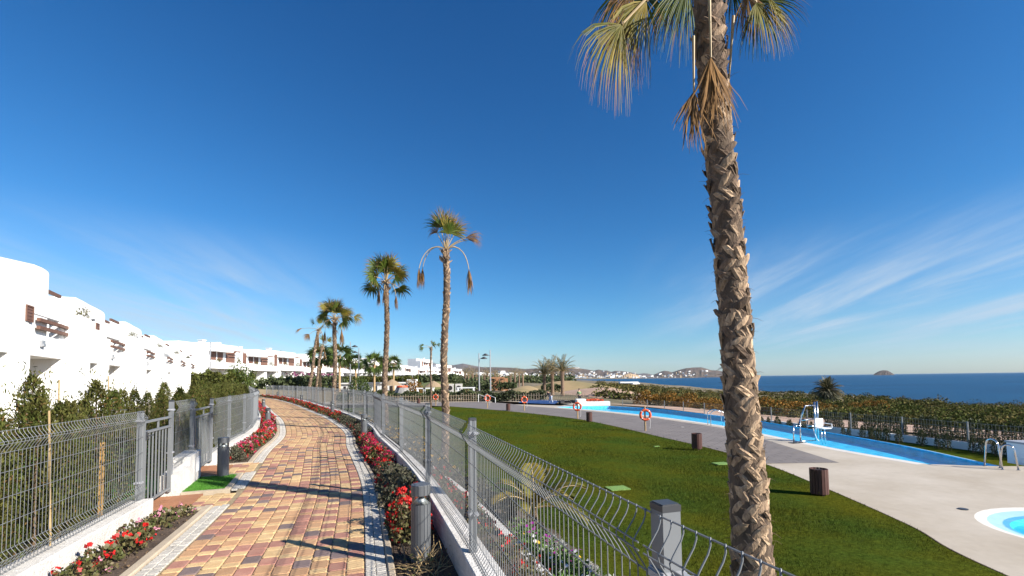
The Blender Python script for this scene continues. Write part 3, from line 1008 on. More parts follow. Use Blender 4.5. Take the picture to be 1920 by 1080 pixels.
# soil clods and litter
rs = np.random.RandomState(11)
n = 3200
ss = rs.uniform(sA, sY(14), n); dd = np.where(rs.uniform(size=n) < .6, rs.uniform(1.2, 1.7, n), rs.uniform(-1.8, -1.24, n))
x, y = cxy(ss, dd)
keep = (dd > 0) | np.array([any(a <= s <= c for a, c in L_BED) for s in ss])
P = np.stack([x, y, np.full(n, -.018)], -1)[keep]
V, Fq = leaves(P, .022, rs, .9, bend=.7)
tag(link('soil_litter', npmesh('soil_litter', V, Fq, MT['twig'])), 'dry leaf litter and clods lying on the bed soil', 'litter', kind='stuff')

n = 420
ss = rs.uniform(sA, sY(18), n); dd = np.where(rs.uniform(size=n) < .7, 1.1 - np.abs(rs.normal(0, .16, n)), -1.1 + np.abs(rs.normal(0, .12, n)))
x, y = cxy(ss, dd)
V, Fq = leaves(np.stack([x, y, np.full(n, .010)], -1), .020, rs, .8, 0.0, np.tile([0.0, 0.0, 0.0], (n, 1)), .2)
V[:, 2] = .006 + np.abs(V[:, 2] - .010) * .5
tag(link('fallen_petals', npmesh('fallen_petals', V, Fq, [MT['twig'], MT['red'], MT['leaf']], rs.choice(3, n, p=(.6, .22, .18)))), 'fallen petals and dry leaves lying along the edges of the promenade', 'litter', kind='stuff')

# turf square under the bollard
tp = [(TURF[0] + .1, -1.215), (TURF[1] - .1, -1.215), (TURF[1] - .1, -1.82), (TURF[0] + .1, -1.82)]
b = MB(); b.add([C(s, d, .006) for s, d in tp][::-1], [(0, 1, 2, 3)])
turf = tag(b.build('turf_patch', MT['turf']), 'square of bright artificial turf around the bollard by the gate', 'turf', kind='structure')
n = 9000
ss = rs.uniform(tp[0][0], tp[1][0], n); dd = rs.uniform(-1.81, -1.225, n)
x, y = cxy(ss, dd); q = rs.uniform(0, 6.28, n); w_ = .004
ln = rs.normal(0, .012, (n, 2))
V = np.stack([np.stack([x - w_ * np.cos(q), y - w_ * np.sin(q), np.full(n, .005)], -1), np.stack([x + w_ * np.cos(q), y + w_ * np.sin(q), np.full(n, .005)], -1),
              np.stack([x + ln[:, 0], y + ln[:, 1], rs.uniform(.02, .036, n)], -1)], 1).reshape(-1, 3)
o = link('turf_blades', npmesh('turf_blades', V, np.arange(n * 3).reshape(n, 3), MT['turf'])); o['kind'] = 'stuff'; o.parent = turf

# ------------------------------------------------------------------ walls
t = thing('fence_wall', 'low white plastered wall carrying the fence on the pool side', 'wall')
s = 2.0
while s < sY(57):
    e = min(s + 3.0, sY(57))
    sweep('wall_section', [(1.72, -.5), (1.95, -.5), (1.95, .222), (1.943, .232), (1.727, .232), (1.72, .222)], s + .002, e - .002, MT['plaster'], t, .3)
    s = e
t = thing('retaining_wall', 'low white retaining wall lower down the bank behind the fence', 'wall')
s = 2.0
while s < sY(50):
    e = min(s + 3.0, sY(50))
    sweep('wall_section', [(2.63, -1.2), (2.80, -1.2), (2.80, -.33), (2.63, -.33)], s + .002, e - .002, MT['plaster'], t, .3)
    s = e
t = thing('plinth_wall', 'near white plastered wall under the left mesh fence by the flower bed', 'wall')
sweep('wall_body', [(-2.06, -.3), (-1.80, -.3), (-1.80, .19), (-1.81, .20), (-2.05, .20), (-2.06, .19)], 1.5, sY(6.45, -1.8), MT['plaster'], t, .3)
WA, WB = sY(7.48, -1.8), sY(8.78, -1.8)
t = thing('gate_wall', 'short white stepped wall with a meter door between the two gates', 'wall')
b = MB()
sl = [(WA, .31), (WA + .62, .36), (WA + .64, .50), (WB, .52)]
k = 4; vs = []
for s, z in sl:
    for d, q in ((-2.06, -.3), (-1.80, -.3), (-1.80, z), (-2.06, z)):
        vs.append(C(s, d, q))
fs = [(i * k + j, i * k + (j + 1) % k, (i + 1) * k + (j + 1) % k, (i + 1) * k + j) for i in range(3) for j in range(k)] + [(0, 1, 2, 3), (15, 14, 13, 12)]
b.add(vs, fs); b.build('wall_body', MT['plaster'], t)
sweep('meter_door', [(-1.80, .17), (-1.788, .17), (-1.788, .42), (-1.80, .42)], WB - .36, WB - .12, MT['white'], t, .3)
t = thing('curved_wall', 'low white wall curving under the left fence beyond the gates', 'wall')
G2 = sY(10.25, -1.9)
s = G2
while s < sY(56):
    e = min(s + 3.0, sY(56))
    sweep('wall_section', [(-2.06, -.3), (-1.80, -.3), (-1.80, .23), (-2.06, .23)], s + .002, e - .002, MT['plaster'], t, .3)
    s = e

# ================================================================== FENCES AND GATES
def panel_profile(z0, z1, side):
    """vertical wire seen from the end: (offset, z); two folds towards `side`"""
    f = .045 * side
    return [(0, z0), (0, z0 + .060), (f * .35, z0 + .085), (f, z0 + .125), (f * .35, z0 + .165), (0, z0 + .19), (0, z1 - .175), (f * .30, z1 - .150), (f * .92, z1 - .108), (f, z1 - .088), (f * .75, z1 - .070), (f * .18, z1 - .034), (0, z1 - .014), (0, z1 + .006)]


def panel_rails(z0, z1, side):
    f = .045 * side
    H = z1 - z0
    return [(0, z0 + .012), (0, z0 + .075), (f, z0 + .125), (0, z0 + .18), (0, z0 + .18 + (H - .325) * .27), (0, z0 + .18 + (H - .325) * .52),
            (0, z0 + .18 + (H - .325) * .77), (0, z1 - .180), (f, z1 - .105), (f, z1 - .082), (0, z1)]


WIRE_ME = {}


def wire_mesh(z0, z1, side, n):
    key = (round(z0, 3), round(z1, 3), side, n)
    if key not in WIRE_ME:
        b = MB(); b.tube([(0, y, z) for y, z in panel_profile(z0, z1, side)], .0025, n)
        WIRE_ME[key] = b.mesh('wire', MT['wire'], True)
    return WIRE_ME[key]


def wire_panel(fence, p, q, z0, z1, side, near, gap=.035):
    """mesh panel between two posts"""
    dv = q - p; L = dv.length - 2 * gap
    ang_ = math.atan2(dv.y, dv.x)
    o = p + dv.normalized() * gap
    b = MB()
    for y, z in panel_rails(z0, z1, side):
        b.tube([(0, y - .004 * side, z), (L, y - .004 * side, z)], .0029, 5)
    n = int(L / .05)
    xs = [(i + .5) * L / n for i in range(n)]
    if not near:
        for x in xs:
            b.tube([(x, y, z) for y, z in panel_profile(z0, z1, side)], .0023, 4, cap=False)
    pn = b.build('wire_panel', MT['wire'], fence, loc=(o.x, o.y, 0), rot=(0, 0, ang_))
    if near:
        me = wire_mesh(z0, z1, side, 6)
        for x in xs:
            link('wire', me, pn, (x, 0, 0))
    return pn


post_b = MB()
for i in range(1):
    w = .030
    # hollow square post with shallow ribs
    prof = []
    for k in range(4):
        c0 = [(-w, -w), (w, -w), (w, w), (-w, w)][k]; c1 = [(w, -w), (w, w), (-w, w), (-w, -w)][k]
        for t_, inn in ((0, 0), (.3, 0), (.34, .004), (.46, .004), (.5, 0), (.54, .004), (.66, .004), (.7, 0)):
            x, y = c0[0] + (c1[0] - c0[0]) * t_, c0[1] + (c1[1] - c0[1]) * t_
            nx, ny = -(c1[1] - c0[1]) / (2 * w), (c1[0] - c0[0]) / (2 * w)
            prof.append((x + nx * inn, y + ny * inn))
    n_ = len(prof)
    post_b.add([(x, y, 0) for x, y in prof] + [(x, y, 1) for x, y in prof], [(i, (i + 1) % n_, n_ + (i + 1) % n_, n_ + i) for i in range(n_)] + [tuple(range(n_, 2 * n_))])
POST_RIB = post_b.mesh('post', MT['grey'])
b = MB(); b.box((0, 0, .5), (.06, .06, 1)); POST_SQ = b.mesh('post', MT['grey'])
b = MB(); b.box((0, 0, 0), (.063, .063, .018)); b.box((0, 0, .0105), (.055, .055, .004)); CAP_ME = b.mesh('post_cap', MT['dgrey'])
b = MB()
b.box((0, 0, 0), (.082, .086, .032)); b.box((.058, -.012, .004), (.05, .045, .026)); b.box((-.058, -.012, .004), (.05, .045, .026))
b.tube([(.062, -.036, .004), (.062, -.046, .004)], .009, 8, 0); b.tube([(-.062, -.036, .004), (-.062, -.046, .004)], .009, 8, 0)
CLAMP_ME = b.mesh('post_clamp', MT['clamp'])
bm_ = bmesh.new(); bm_.from_mesh(CLAMP_ME); bmesh.ops.bevel(bm_, geom=bm_.edges[:], offset=.006, segments=2, affect='EDGES'); bm_.to_mesh(CLAMP_ME); bm_.free()


def fence_post(fence, p, rz, z0, z1, square=False, clamps=(.16, .82), flip=1):
    o = link('post', POST_SQ if square else POST_RIB, fence, (p.x, p.y, z0), (0, 0, rz))
    o.scale = (1, 1, z1 - z0)
    iz = 1 / (z1 - z0)
    c = link('post_cap', CAP_ME, o, (0, 0, 1 + .009 * iz)); c.scale = (1, 1, iz)
    for cz in clamps:
        c = link('post_clamp', CLAMP_ME, o, (0, 0, 1 - cz * iz)); c.scale = (1, flip, iz)
    return o


# pool-side fence
fr = thing('mesh_fence', 'long grey mesh fence on the white wall between promenade and lawn', 'fence')
sp0 = sY(1.42, 1.80); SPC = 2.93
posts = [sp0 - SPC + i * SPC for i in range(1 + int((sY(58, 1.8) - sp0 + SPC) / SPC))]
pp = [C(s, 1.757 if i < 2 else 1.815) for i, s in enumerate(posts)]
for i, s in enumerate(posts):
    if i == 0: continue
    fence_post(fr, pp[i], ang(s), .22, 1.36 if i == 1 else 1.385, square=(i == 1), clamps=(.185, .80) if i == 1 else (.115, .82), flip=1)
for i in range(len(posts) - 1):
    p, q = C(posts[i], 1.712 if i < 2 else 1.768), C(posts[i + 1], 1.712 if i < 1 else 1.768)
    wire_panel(fr, p, q, .255, 1.352 if i < 2 else 1.37, 1, i <= 3, gap=.012)

# promenade houses' side: near fence, gates, short fence, far curved fence
fl = thing('mesh_fence', 'near left grey mesh fence standing in front of the conifer hedge', 'fence')
pe = sY(6.34, -1.93)
lp = [pe - 2.93 * 2, pe - 2.93, pe]
for s in lp[1:]:
    fence_post(fl, C(s, -1.945), ang(s), .19, 1.36, clamps=(.11, .93), flip=-1)
for i in range(2):
    wire_panel(fl, C(lp[i], -1.90), C(lp[i + 1], -1.90), .22, 1.38, -1, True, gap=.0)

fm = thing('mesh_fence', 'short piece of grey mesh fence on the white wall between the two gates', 'fence')
ga, gb = WA + .06, WB - .05
for s, zt in ((ga, 1.46), (gb, 1.40)):
    fence_post(fm, C(s, -1.945), ang(s), .25, zt, square=True, clamps=(.13, .80), flip=-1)
wire_panel(fm, C(ga, -1.90), C(gb, -1.90), .40, 1.46, -1, True, gap=.03)

fc = thing('mesh_fence', 'far left grey mesh fence curving along the promenade beyond the gates', 'fence')
lp = [G2 + .04 + i * 2.0 for i in range(int((sY(56) - G2) / 2.0))]
for s in lp:
    fence_post(fc, C(s, -1.945), ang(s), .21, 1.40, clamps=(.12, .85), flip=-1)
for i in range(len(lp) - 1):
    wire_panel(fc, C(lp[i], -1.90), C(lp[i + 1], -1.90), .255, 1.40, -1, False, gap=.0)

fd = thing('mesh_fence', 'garden dividing mesh fence running back from the first gate through the hedge', 'fence')
p0, p1, p2 = C(pe + .1, -2.1), C(pe + .5, -4.6), C(pe + .9, -7.1)
for p in (p1, p2):
    fence_post(fd, p, ang(pe), -.1, 1.42, clamps=(.12,))
wire_panel(fd, p0, p1, .1, 1.40, 1, False); wire_panel(fd, p1, p2, .1, 1.40, 1, False)


def gate(label, p, q, z0, z1, latch_first):
    dv = q - p; L = dv.length
    g = thing('garden_gate', label, 'gate', (p.x, p.y, z0), math.atan2(dv.y, dv.x))
    H = z1 - z0
    m = MT['grey']
    for x in (.02, L - .02):
        b = MB(); b.box((x, 0, H / 2), (.04, .04, H)); b.build('gate_stile', m, g)
    for z in (H - .015, H - .155, .06):
        b = MB(); b.box((L / 2, 0, z), (L - .084, .034, .03)); b.build('gate_rail', m, g)
    n = max(5, int(L / .125))
    b = MB(); b.box((0, 0, 0), (.016, .016, H - .25)); bar = b.mesh('gate_bar', m)
    for i in range(n):
        x = .04 + (L - .08) * (i + .5) / n
        link('gate_bar', bar, g, (x, 0, (.075 + H - .17) / 2))
    b = MB(); b.box((L / 2, 0, H - .085), (.022, .022, .105)); b.build('gate_stub', m, g)
    x = .06 if latch_first else L - .06
    b = MB(); b.box((x, 0, H - .20), (.05, .055, .11)); b.tube([(x, -.03, H - .2), (x, -.07, H - .2), (x + .09, -.07, H - .2)], .009, 6); b.build('latch', MT['dgrey'], g)
    return g


gate('grey barred garden gate beside the near left mesh fence', C(pe + .05, -1.93), C(WA - .0, -1.93), .06, 1.24, True)
gate('grey barred garden gate behind the bollard on artificial turf', C(WB + .02, -1.93), C(G2 - .02, -1.93), .06, 1.26, False)

# ================================================================== BOLLARD LAMPS
bol = thing('bollard_lamp', 'grey bollard lamp in the flower bed beside the red geraniums near the fence', 'bollard', C(sY(4.71, 1.43), 1.43))
b = MB()
prof = []
for j in range(32):
    q = 2 * math.pi * j / 32
    r = .096 - (.004 if j % 4 == 0 else 0)
    prof.append((r * math.cos(q), r * math.sin(q)))
b.add([(x, y, -.04) for x, y in prof] + [(x, y, .535) for x, y in prof], [(i, (i + 1) % 32, 32 + (i + 1) % 32, 32 + i) for i in range(32)] + [tuple(range(32, 64))])
b.build('body', MT['bgrey'], bol)
b = MB(); b.lathe([(.088, .536), (.088, .622)], 24, cap=False); b.build('lens', MT['glass'], bol, True)
b = MB(); b.lathe([(.086, .538), (.03, .59), (.012, .621)], 24); b.build('reflector', MT['galv'], bol, True)
b = MB(); b.lathe([(.096, .622), (.096, .715), (.090, .722), (.0, .724)], 32, cap=False); b.lathe([(.0, .6215), (.096, .6215)], 32, cap=False); b.build('cap', MT['bgrey'], bol)
BOLS = [((1.43, 14.5), 'grey bollard lamp by the fence behind the magenta flowers, second from the camera'),
        ((1.45, 24.1), 'grey bollard lamp after the dark low shrubs, third along the fence'),
        ((1.45, 36.4), 'grey bollard lamp among the far red flowers, fourth along the fence'),
        ((1.45, 49.5), 'tiny grey bollard lamp at the far end of the fence, fifth along it')]
for (d, Y), lab in BOLS:
    s = sY(Y, d); dup(bol, C(s, d), ang(s), 1, lab, 'bollard lamps along the promenade')
bol['group'] = 'bollard lamps along the promenade'
dup(bol, at(418, 893, 0.0), 0, 1, 'grey bollard lamp standing on the square of artificial turf')
dup(bol, at(502, 799, 0.0), 0, 1, 'nearer grey bollard lamp among pink flowers by the far left fence')
dup(bol, at(494, 770, 0.0), 0, 1, 'farther grey bollard lamp by the far left fence where the promenade bends')

# ================================================================== PLANTS OF THE BEDS
def plant(name, parts, label, cat_='plant', group=None, extra=None):
    """parts: [(part name, V, F, material)]"""
    t = thing(name, label, cat_, (0, 0, -50), 0, group)
    for pn, V, Fq, m in parts:
        link(pn, npmesh(pn, V, Fq, m), t)
    if extra: extra(t)
    return t


def flower_heads(pts, dirs, rs, n_pet, size, spread):
    P = np.repeat(pts, n_pet, 0) + rs.normal(0, spread, (len(pts) * n_pet, 3))
    D = np.repeat(dirs, n_pet, 0) + rs.normal(0, .7, (len(P), 3))
    return leaves(P, size, rs, .95, .2, D, .15)


def geranium(seed, r, h, nl, nh, petal, leafm='leaf', leaf_size=.05, npet=10):
    rs = np.random.RandomState(seed)
    P, u = dome_pts(nl, r, h * .85, rs, .4, .02, .35)
    V, Fq = leaves(P, leaf_size, rs, .95, .3, u, .35)
    Q, u2 = dome_pts(nh, r * .98, h * .95, rs, .35, .03, .85)
    V2, F2 = flower_heads(Q, u2, rs, npet, .038, .02)
    # stalks
    b = MB()
    for i in range(min(10, nh)):
        q = Q[i]; b.tube([(q[0] * .15, q[1] * .15, 0), (q[0] * .7, q[1] * .7, q[2] * .6), tuple(q)], .004, 3, cap=False)
    return [('foliage', V, Fq, MT[leafm]), ('blossom', V2, F2, MT[petal]), ('stalk', np.array(b.v), np.array(b.f), MT['twig'])]


G1 = plant('geranium', geranium(1, .24, .44, 520, 34, 'red', leaf_size=.045, npet=12), 'tall red geranium behind the near bollard, leaning over the edging')
G2p = plant('geranium', geranium(2, .26, .36, 480, 30, 'magenta', leaf_size=.045), 'magenta geranium in the bed along the fence', group='magenta geraniums along the fence')
G3 = plant('geranium', geranium(3, .28, .30, 420, 26, 'red'), 'red geranium far along the bed under the fence', group='red geraniums along the fence')
G4 = plant('geranium', geranium(4, .17, .17, 190, 4, 'red', leaf_size=.036, npet=8), 'small red geranium in the near left bed')
G5 = plant('geranium', geranium(5, .24, .26, 380, 18, 'pink'), 'pink geranium in the long left bed', group='pink geraniums in the long left bed')
G6 = plant('shrub', geranium(6, .30, .36, 620, 3, 'red', 'leafdk', .042), 'dark grey-green low shrub in the bed along the fence', 'shrub', 'dark low shrubs along the fence')
G7 = plant('geranium', geranium(7, .18, .14, 190, 3, 'pink', leaf_size=.036, npet=6), 'pink-white geranium by the end of the plinth wall')

used = set()


def put(proto, s, d, z=-.03, sc=1.0, label=None, group=None):
    p = C(s, d, z)
    if proto.name not in used:
        used.add(proto.name)
        proto.location = p; proto.rotation_euler = (0, 0, rnd.uniform(0, 6.28)); proto.scale = (sc,) * 3
        if label: proto['label'] = label
        if group: proto['group'] = group
        return proto
    return dup(proto, p, rnd.uniform(0, 6.28), sc, label, group)


# right bed
put(G1, sY(5.35, 1.40), 1.38, sc=1.0)
put(G1, sY(5.75, 1.40), 1.36, sc=1.05, label='bushy red geranium between the near bollard and the dark shrubs')
put(G1, sY(6.15, 1.45), 1.50, sc=.95, label='red and magenta geranium against the fence wall before the dark shrubs')
put(G2p, sY(6.3, 1.45), 1.52, sc=.6, label='small magenta geranium tucked in above the red ones by the wall', group='single')
for Y, d, sc in ((6.75, 1.38, 1.0), (7.15, 1.45, 1.1), (7.6, 1.4, 1.15), (8.15, 1.42, 1.0), (8.7, 1.45, .85)):
    put(G6, sY(Y, d), d, sc=sc)
put(G3, sY(9.2, 1.4), 1.42, sc=.8, label='low red geranium after the first dark shrubs', group='single')
for i, Y in enumerate(np.arange(9.8, 14.2, .55)):
    put(G3 if i % 3 == 1 else G2p, sY(Y, 1.4), rnd.uniform(1.38, 1.5), sc=rnd.uniform(.8, 1.05))
for Y in np.arange(14.9, 21.5, .6):
    put(G6, sY(Y, 1.4), rnd.uniform(1.36, 1.5), sc=rnd.uniform(.8, 1.05))
for Y in np.arange(21.8, 56, .75):
    put(G3, sY(Y, 1.4), rnd.uniform(1.34, 1.5), sc=rnd.uniform(.9, 1.2))
# dry twigs at the near bollard
t = thing('dry_plant', 'dry withered plant with bare stems at the foot of the near bollard', 'plant', C(sY(4.5, 1.4), 1.46, -.03))
b = MB(); rr = random.Random(5)
for i in range(70):
    q, e, L_ = rr.uniform(0, 6.28), rr.uniform(.15, 1.1), rr.uniform(.12, .34)
    x0, y0 = rr.uniform(-.12, .12), rr.uniform(-.2, .2)
    a = (x0, y0, 0); m_ = (x0 + math.cos(q) * L_ * .5 * math.cos(e), y0 + math.sin(q) * L_ * .5 * math.cos(e), L_ * .55 * math.sin(e))
    c = (x0 + math.cos(q + .4) * L_ * math.cos(e), y0 + math.sin(q + .4) * L_ * math.cos(e), L_ * math.sin(e) * .9)
    b.tube([a, m_, c], [.004, .003, .0015], 3, cap=False)
b.build('stem', MT['cane'], t)
rs = np.random.RandomState(8)
V, Fq = leaves(rs.uniform([-.25, -.3, .0], [.25, .3, .14], (60, 3)), .04, rs, .6); link('dry_leaf', npmesh('dry_leaf', V, Fq, MT['leaf']), t)
b = MB(); b.tube([C(s, 1.27 + .02 * math.sin(s * 2.3), -.008) for s in np.linspace(sA, sY(9), 40)], .009, 6)
tag(b.build('drip_pipe', MT['hose']), 'black drip irrigation pipe lying on the soil beside the promenade', 'pipe')

# near left bed
LB = [(4.35, -1.60, .9, G4, 'straggly red geranium nearest the camera in the left bed'), (4.48, -1.46, .7, G7, 'small pink geranium at the bottom edge of the near left bed'),
      (4.72, -1.55, 1.1, G4, 'red geranium second in the near left bed'), (5.0, -1.45, 1.1, G4, 'bright red geranium third in the near left bed'),
      (5.25, -1.50, 1.0, G4, 'leafy geranium with few red flowers fourth in the near left bed'), (5.55, -1.6, 1.0, G7, 'pale pink geranium beside the plinth wall halfway along the near left bed'),
      (5.8, -1.5, .9, G7, 'pink geranium second from the far end of the near left bed'), (6.12, -1.55, 1.0, G7, 'pink geranium next to last at the far end of the near left bed'), (6.35, -1.4, .85, G7, 'white-pink geranium at the far end of the near left bed')]
for Y, d, sc, pr, lab in LB:
    put(pr, sY(Y, d), d, -.02, sc * 1.1, lab)
# long left bed
for i, Y in enumerate(np.arange(10.7, 46, .5)):
    d = rnd.uniform(-1.62, -1.40)
    if Y < 11.6: put(G6, sY(Y, d), d, sc=.8, label='dark low shrub at the start of the long left bed', group='dark shrubs at the start of the long left bed')
    else:
        pr = (G2p, G3, G5, G3)[i % 4] if Y > 13 else (G2p, G5)[i % 2]
        put(pr, sY(Y, d), d, sc=rnd.uniform(.85, 1.1), label={id(G2p): 'magenta geranium in the long left bed', id(G3): 'red geranium in the long left bed', id(G5): 'pink geranium in the long left bed'}[id(pr)],
            group={id(G2p): 'magenta geraniums in the long left bed', id(G3): 'red geraniums in the long left bed', id(G5): 'pink geraniums in the long left bed'}[id(pr)])

# bank below the fence
B1 = plant('geranium', geranium(21, .22, .18, 260, 7, 'red', leaf_size=.034, npet=5), 'low red-flowered plant between fence and retaining wall', group='red-flowered plants between fence and retaining wall')
for Y in np.arange(3.2, 9.5, .42):
    put(B1, sY(Y, 2.3), rnd.uniform(2.12, 2.40), -.14, rnd.uniform(.8, 1.15))
B2 = plant('shrub', geranium(22, .34, .42, 420, 5, 'ypetal', 'leafdk', .05), 'grey shrub with few flowers behind the fence farther along', 'shrub', 'grey shrubs behind the fence')
for Y in np.arange(9.8, 40, 1.0):
    put(B2, sY(Y, 2.3), rnd.uniform(2.15, 2.5), -.16, rnd.uniform(.7, 1.1))


def daisy(seed, r, h, nl, heads):
    rs = np.random.RandomState(seed)
    P, u = dome_pts(nl, r, h, rs, .35, .0, .3)
    V, Fq = leaves(P, .045, rs, .5, .6, u, .25)
    out = [('foliage', V, Fq, MT['leafgr'])]
    for m, n in heads:
        Q, _ = dome_pts(n, r * .95, h * 1.12, rs, .3, .02, .93)
        b = MB()
        for q in Q:
            k = 9; tilt = Vector((rs.normal() * .3 - .15, rs.normal() * .3 - .35, 1)).normalized()
            a = tilt.orthogonal().normalized(); c = tilt.cross(a)
            for j in range(k):
                w = 2 * math.pi * j / k; e = (a * math.cos(w) + c * math.sin(w)); f = (a * -math.sin(w) + c * math.cos(w))
                o = Vector(q)
                b.add([o, o + e * .018 + f * .008, o + e * .030 + tilt * .004, o + e * .018 - f * .008], [(0, 1, 2, 3)])
        out.append(('blossom', np.array([tuple(v) for v in b.v]), np.array(b.f), MT[m]))
    return out


DZ = [plant('daisy_bush', daisy(31, .34, .24, 620, (('purple', 9), ('wpetal', 2))), 'green daisy bush with purple flowers below the fence', group='purple daisy bushes'),
      plant('daisy_bush', daisy(32, .34, .22, 620, (('wpetal', 10), ('purple', 2))), 'green daisy bush with white flowers below the fence', group='white daisy bushes'),
      plant('daisy_bush', daisy(33, .32, .22, 560, (('ypetal', 3), ('purple', 5), ('wpetal', 3))), 'green daisy bush with yellow and mixed flowers below the fence', group='mixed daisy bushes')]


def slope_z(d):
    return float(np.interp(d, [2.8, 3.1, 3.5, 3.9, 4.3, 4.7], [-.50, -.62, -.85, -1.06, -1.2, -1.28]))


for i in range(62):
    Y, d = rnd.uniform(2.6, 7.0), rnd.uniform(2.95, 4.2)
    put(DZ[rnd.choice((0, 1, 0, 2))], sY(Y, d), d, slope_z(d) - .02, rnd.uniform(.85, 1.2))
rs = np.random.RandomState(41)
P, u = dome_pts(520, .28, .30, rs, .3, 0, .4)
V, Fq = leaves(P, .055, rs, .3, .8, u, .2)
SV = plant('silver_plant', [('foliage', V, Fq, MT['silver'])], 'silver-leaved plant edging the lawn below the fence', group='silver-leaved plants edging the lawn')
for Y, d in ((5.3, 4.2), (5.9, 4.15), (6.3, 4.0), (6.9, 4.0), (7.4, 3.7), (5.6, 4.3)):
    put(SV, sY(Y, d), d, slope_z(d) - .02, rnd.uniform(.7, 1.0))
B3 = plant('shrub', geranium(23, .42, .55, 700, 2, 'ypetal', 'leafdk', .06), 'dark shrub behind the young palm on the bank', 'shrub')
put(B3, sY(7.8, 3.6), 3.5, -.9, .8)
put(B3, sY(8.8, 3.3), 3.3, -.8, 1.1, 'dark shrub on the bank just past the young palm')
put(B3, sY(10.2, 3.3), 3.3, -.8, 1.0, 'dark shrub on the bank in front of the second palm trunk')
for Y in np.arange(11.5, 40, 1.7):
    put(B2, sY(Y, 3.3), rnd.uniform(3.0, 3.8), -.8, rnd.uniform(.8, 1.3), label='grey shrub on the bank between retaining wall and lawn', group='grey shrubs on the bank')

# ================================================================== CONIFER HEDGE ON THE HOUSES' SIDE
def conifer(seed, h, r, n, m, size=.06, m2=None, tip=.35):
    rs = np.random.RandomState(seed)
    z = rs.uniform(0, 1, n) ** .85
    q = rs.uniform(0, 6.28, n)
    lob = 1 + .28 * np.sin(q * 3 + z * 9 + seed) + .15 * np.sin(q * 7 - z * 17)
    rad = r * np.interp(z, [0, .12, .55, .85, 1], [.75, 1, .95, .6, tip * .35]) * lob * np.sqrt(rs.uniform(.25, 1, n))
    P = np.stack([rad * np.cos(q), rad * np.sin(q), z * h + rs.normal(0, .03, n)], -1)
    D = np.stack([np.cos(q) * .6, np.sin(q) * .6, np.full(n, 1.3)], -1)
    V, Fq = leaves(P, size, rs, .38, .2, D, .15)
    # feathery leaders at the top
    k = max(6, n // 60)
    T = np.stack([rs.normal(0, r * .35, k), rs.normal(0, r * .35, k), rs.uniform(h * .85, h * 1.1, k)], -1)
    V2, F2 = leaves(T, size * 1.3, rs, .22, 2.0, None, .1)
    out = [('foliage', np.concatenate([V, V2]), np.concatenate([Fq, F2 + len(V)]), MT[m])]
    if m2:
        P2 = P[rs.uniform(size=n) < .16] * np.array([1.03, 1.03, 1])
        V3, F3 = leaves(P2, size * 1.1, rs, .4, .6, None, .2)
        out.append(('dry_foliage', V3, F3, MT[m2]))
    b = MB(); b.tube([(0, 0, -.05), (0.02, 0, h * .5), (0, 0.01, h * .95)], [.022, .015, .005], 5)
    out.append(('trunk', np.array([tuple(v) for v in b.v]), [f for f in b.f if len(f) == 4], MT['twig']))
    return out


CON = [plant('conifer', conifer(51 + i, 1.85, .29, 4200, 'thuja', .045, 'thujab'), 'green-brown conifer in the clipped-free hedge behind the left fence', 'conifer', 'conifers of the hedge behind the left fence') for i in range(4)]
for c in CON: c['label'] = 'green-brown conifer in the loose hedge behind the left fence'
rr = random.Random(9)
Y = 2.6; i = 0
while Y < 27:
    if not (7.25 < Y < 8.75):
        hz_ = .92 if Y < 6.4 else .88 if Y < 14 else .82
        put(CON[i % 4], sY(Y, -2.45), -2.45 + rr.uniform(-.12, .12), -.08, (1.0, 1.0, hz_ * rr.uniform(.9, 1.12)) if False else hz_ * rr.uniform(.92, 1.10))
    Y += .40 if Y < 8 else .46; i += 1
put(CON[1], sY(4.7, -2.9), -2.95, -.05, 1.06, 'tall bushy conifer rising above the near left hedge', 'single')
put(CON[2], sY(6.0, -3.0), -3.1, -.05, 1.03, 'tall feathery conifer with a cane at its side in the near left hedge', 'single')
for Y in np.arange(9.2, 26, .85):
    put(CON[int(Y * 3) % 4], sY(Y, -3.2), -3.25 + rr.uniform(-.2, .2), -.05, rr.uniform(.82, .98), 'green-brown conifer in the second row of the left hedge', 'conifers of the second hedge row')
for Y in np.arange(3.4, 7.2, .55):
    put(CON[int(Y * 7) % 4], sY(Y, -2.9), -2.92 + rr.uniform(-.12, .12), -.05, rr.uniform(.82, .96), 'green-brown conifer in the second row of the left hedge', 'conifers of the second hedge row')
# the farther hedge reads as one mass
rs = np.random.RandomState(61)
n = 26000
s_ = rs.uniform(sY(26, -2.6), sY(57, -2.6), n); d_ = rs.uniform(-3.4, -2.2, n)
x, y = cxy(s_, d_)
top = 1.45 + .22 * np.sin(s_ * 5.1) * np.sin(s_ * 2.3) + .1 * np.sin(d_ * 9)
P = np.stack([x, y, top * rs.uniform(0, 1, n) ** .5], -1)
V, Fq = leaves(P, .13, rs, .45, .8)
tag(link('hedge', npmesh('hedge', V, Fq, MT['thuja'])), 'far part of the green-brown conifer hedge along the curving left fence', 'hedge')
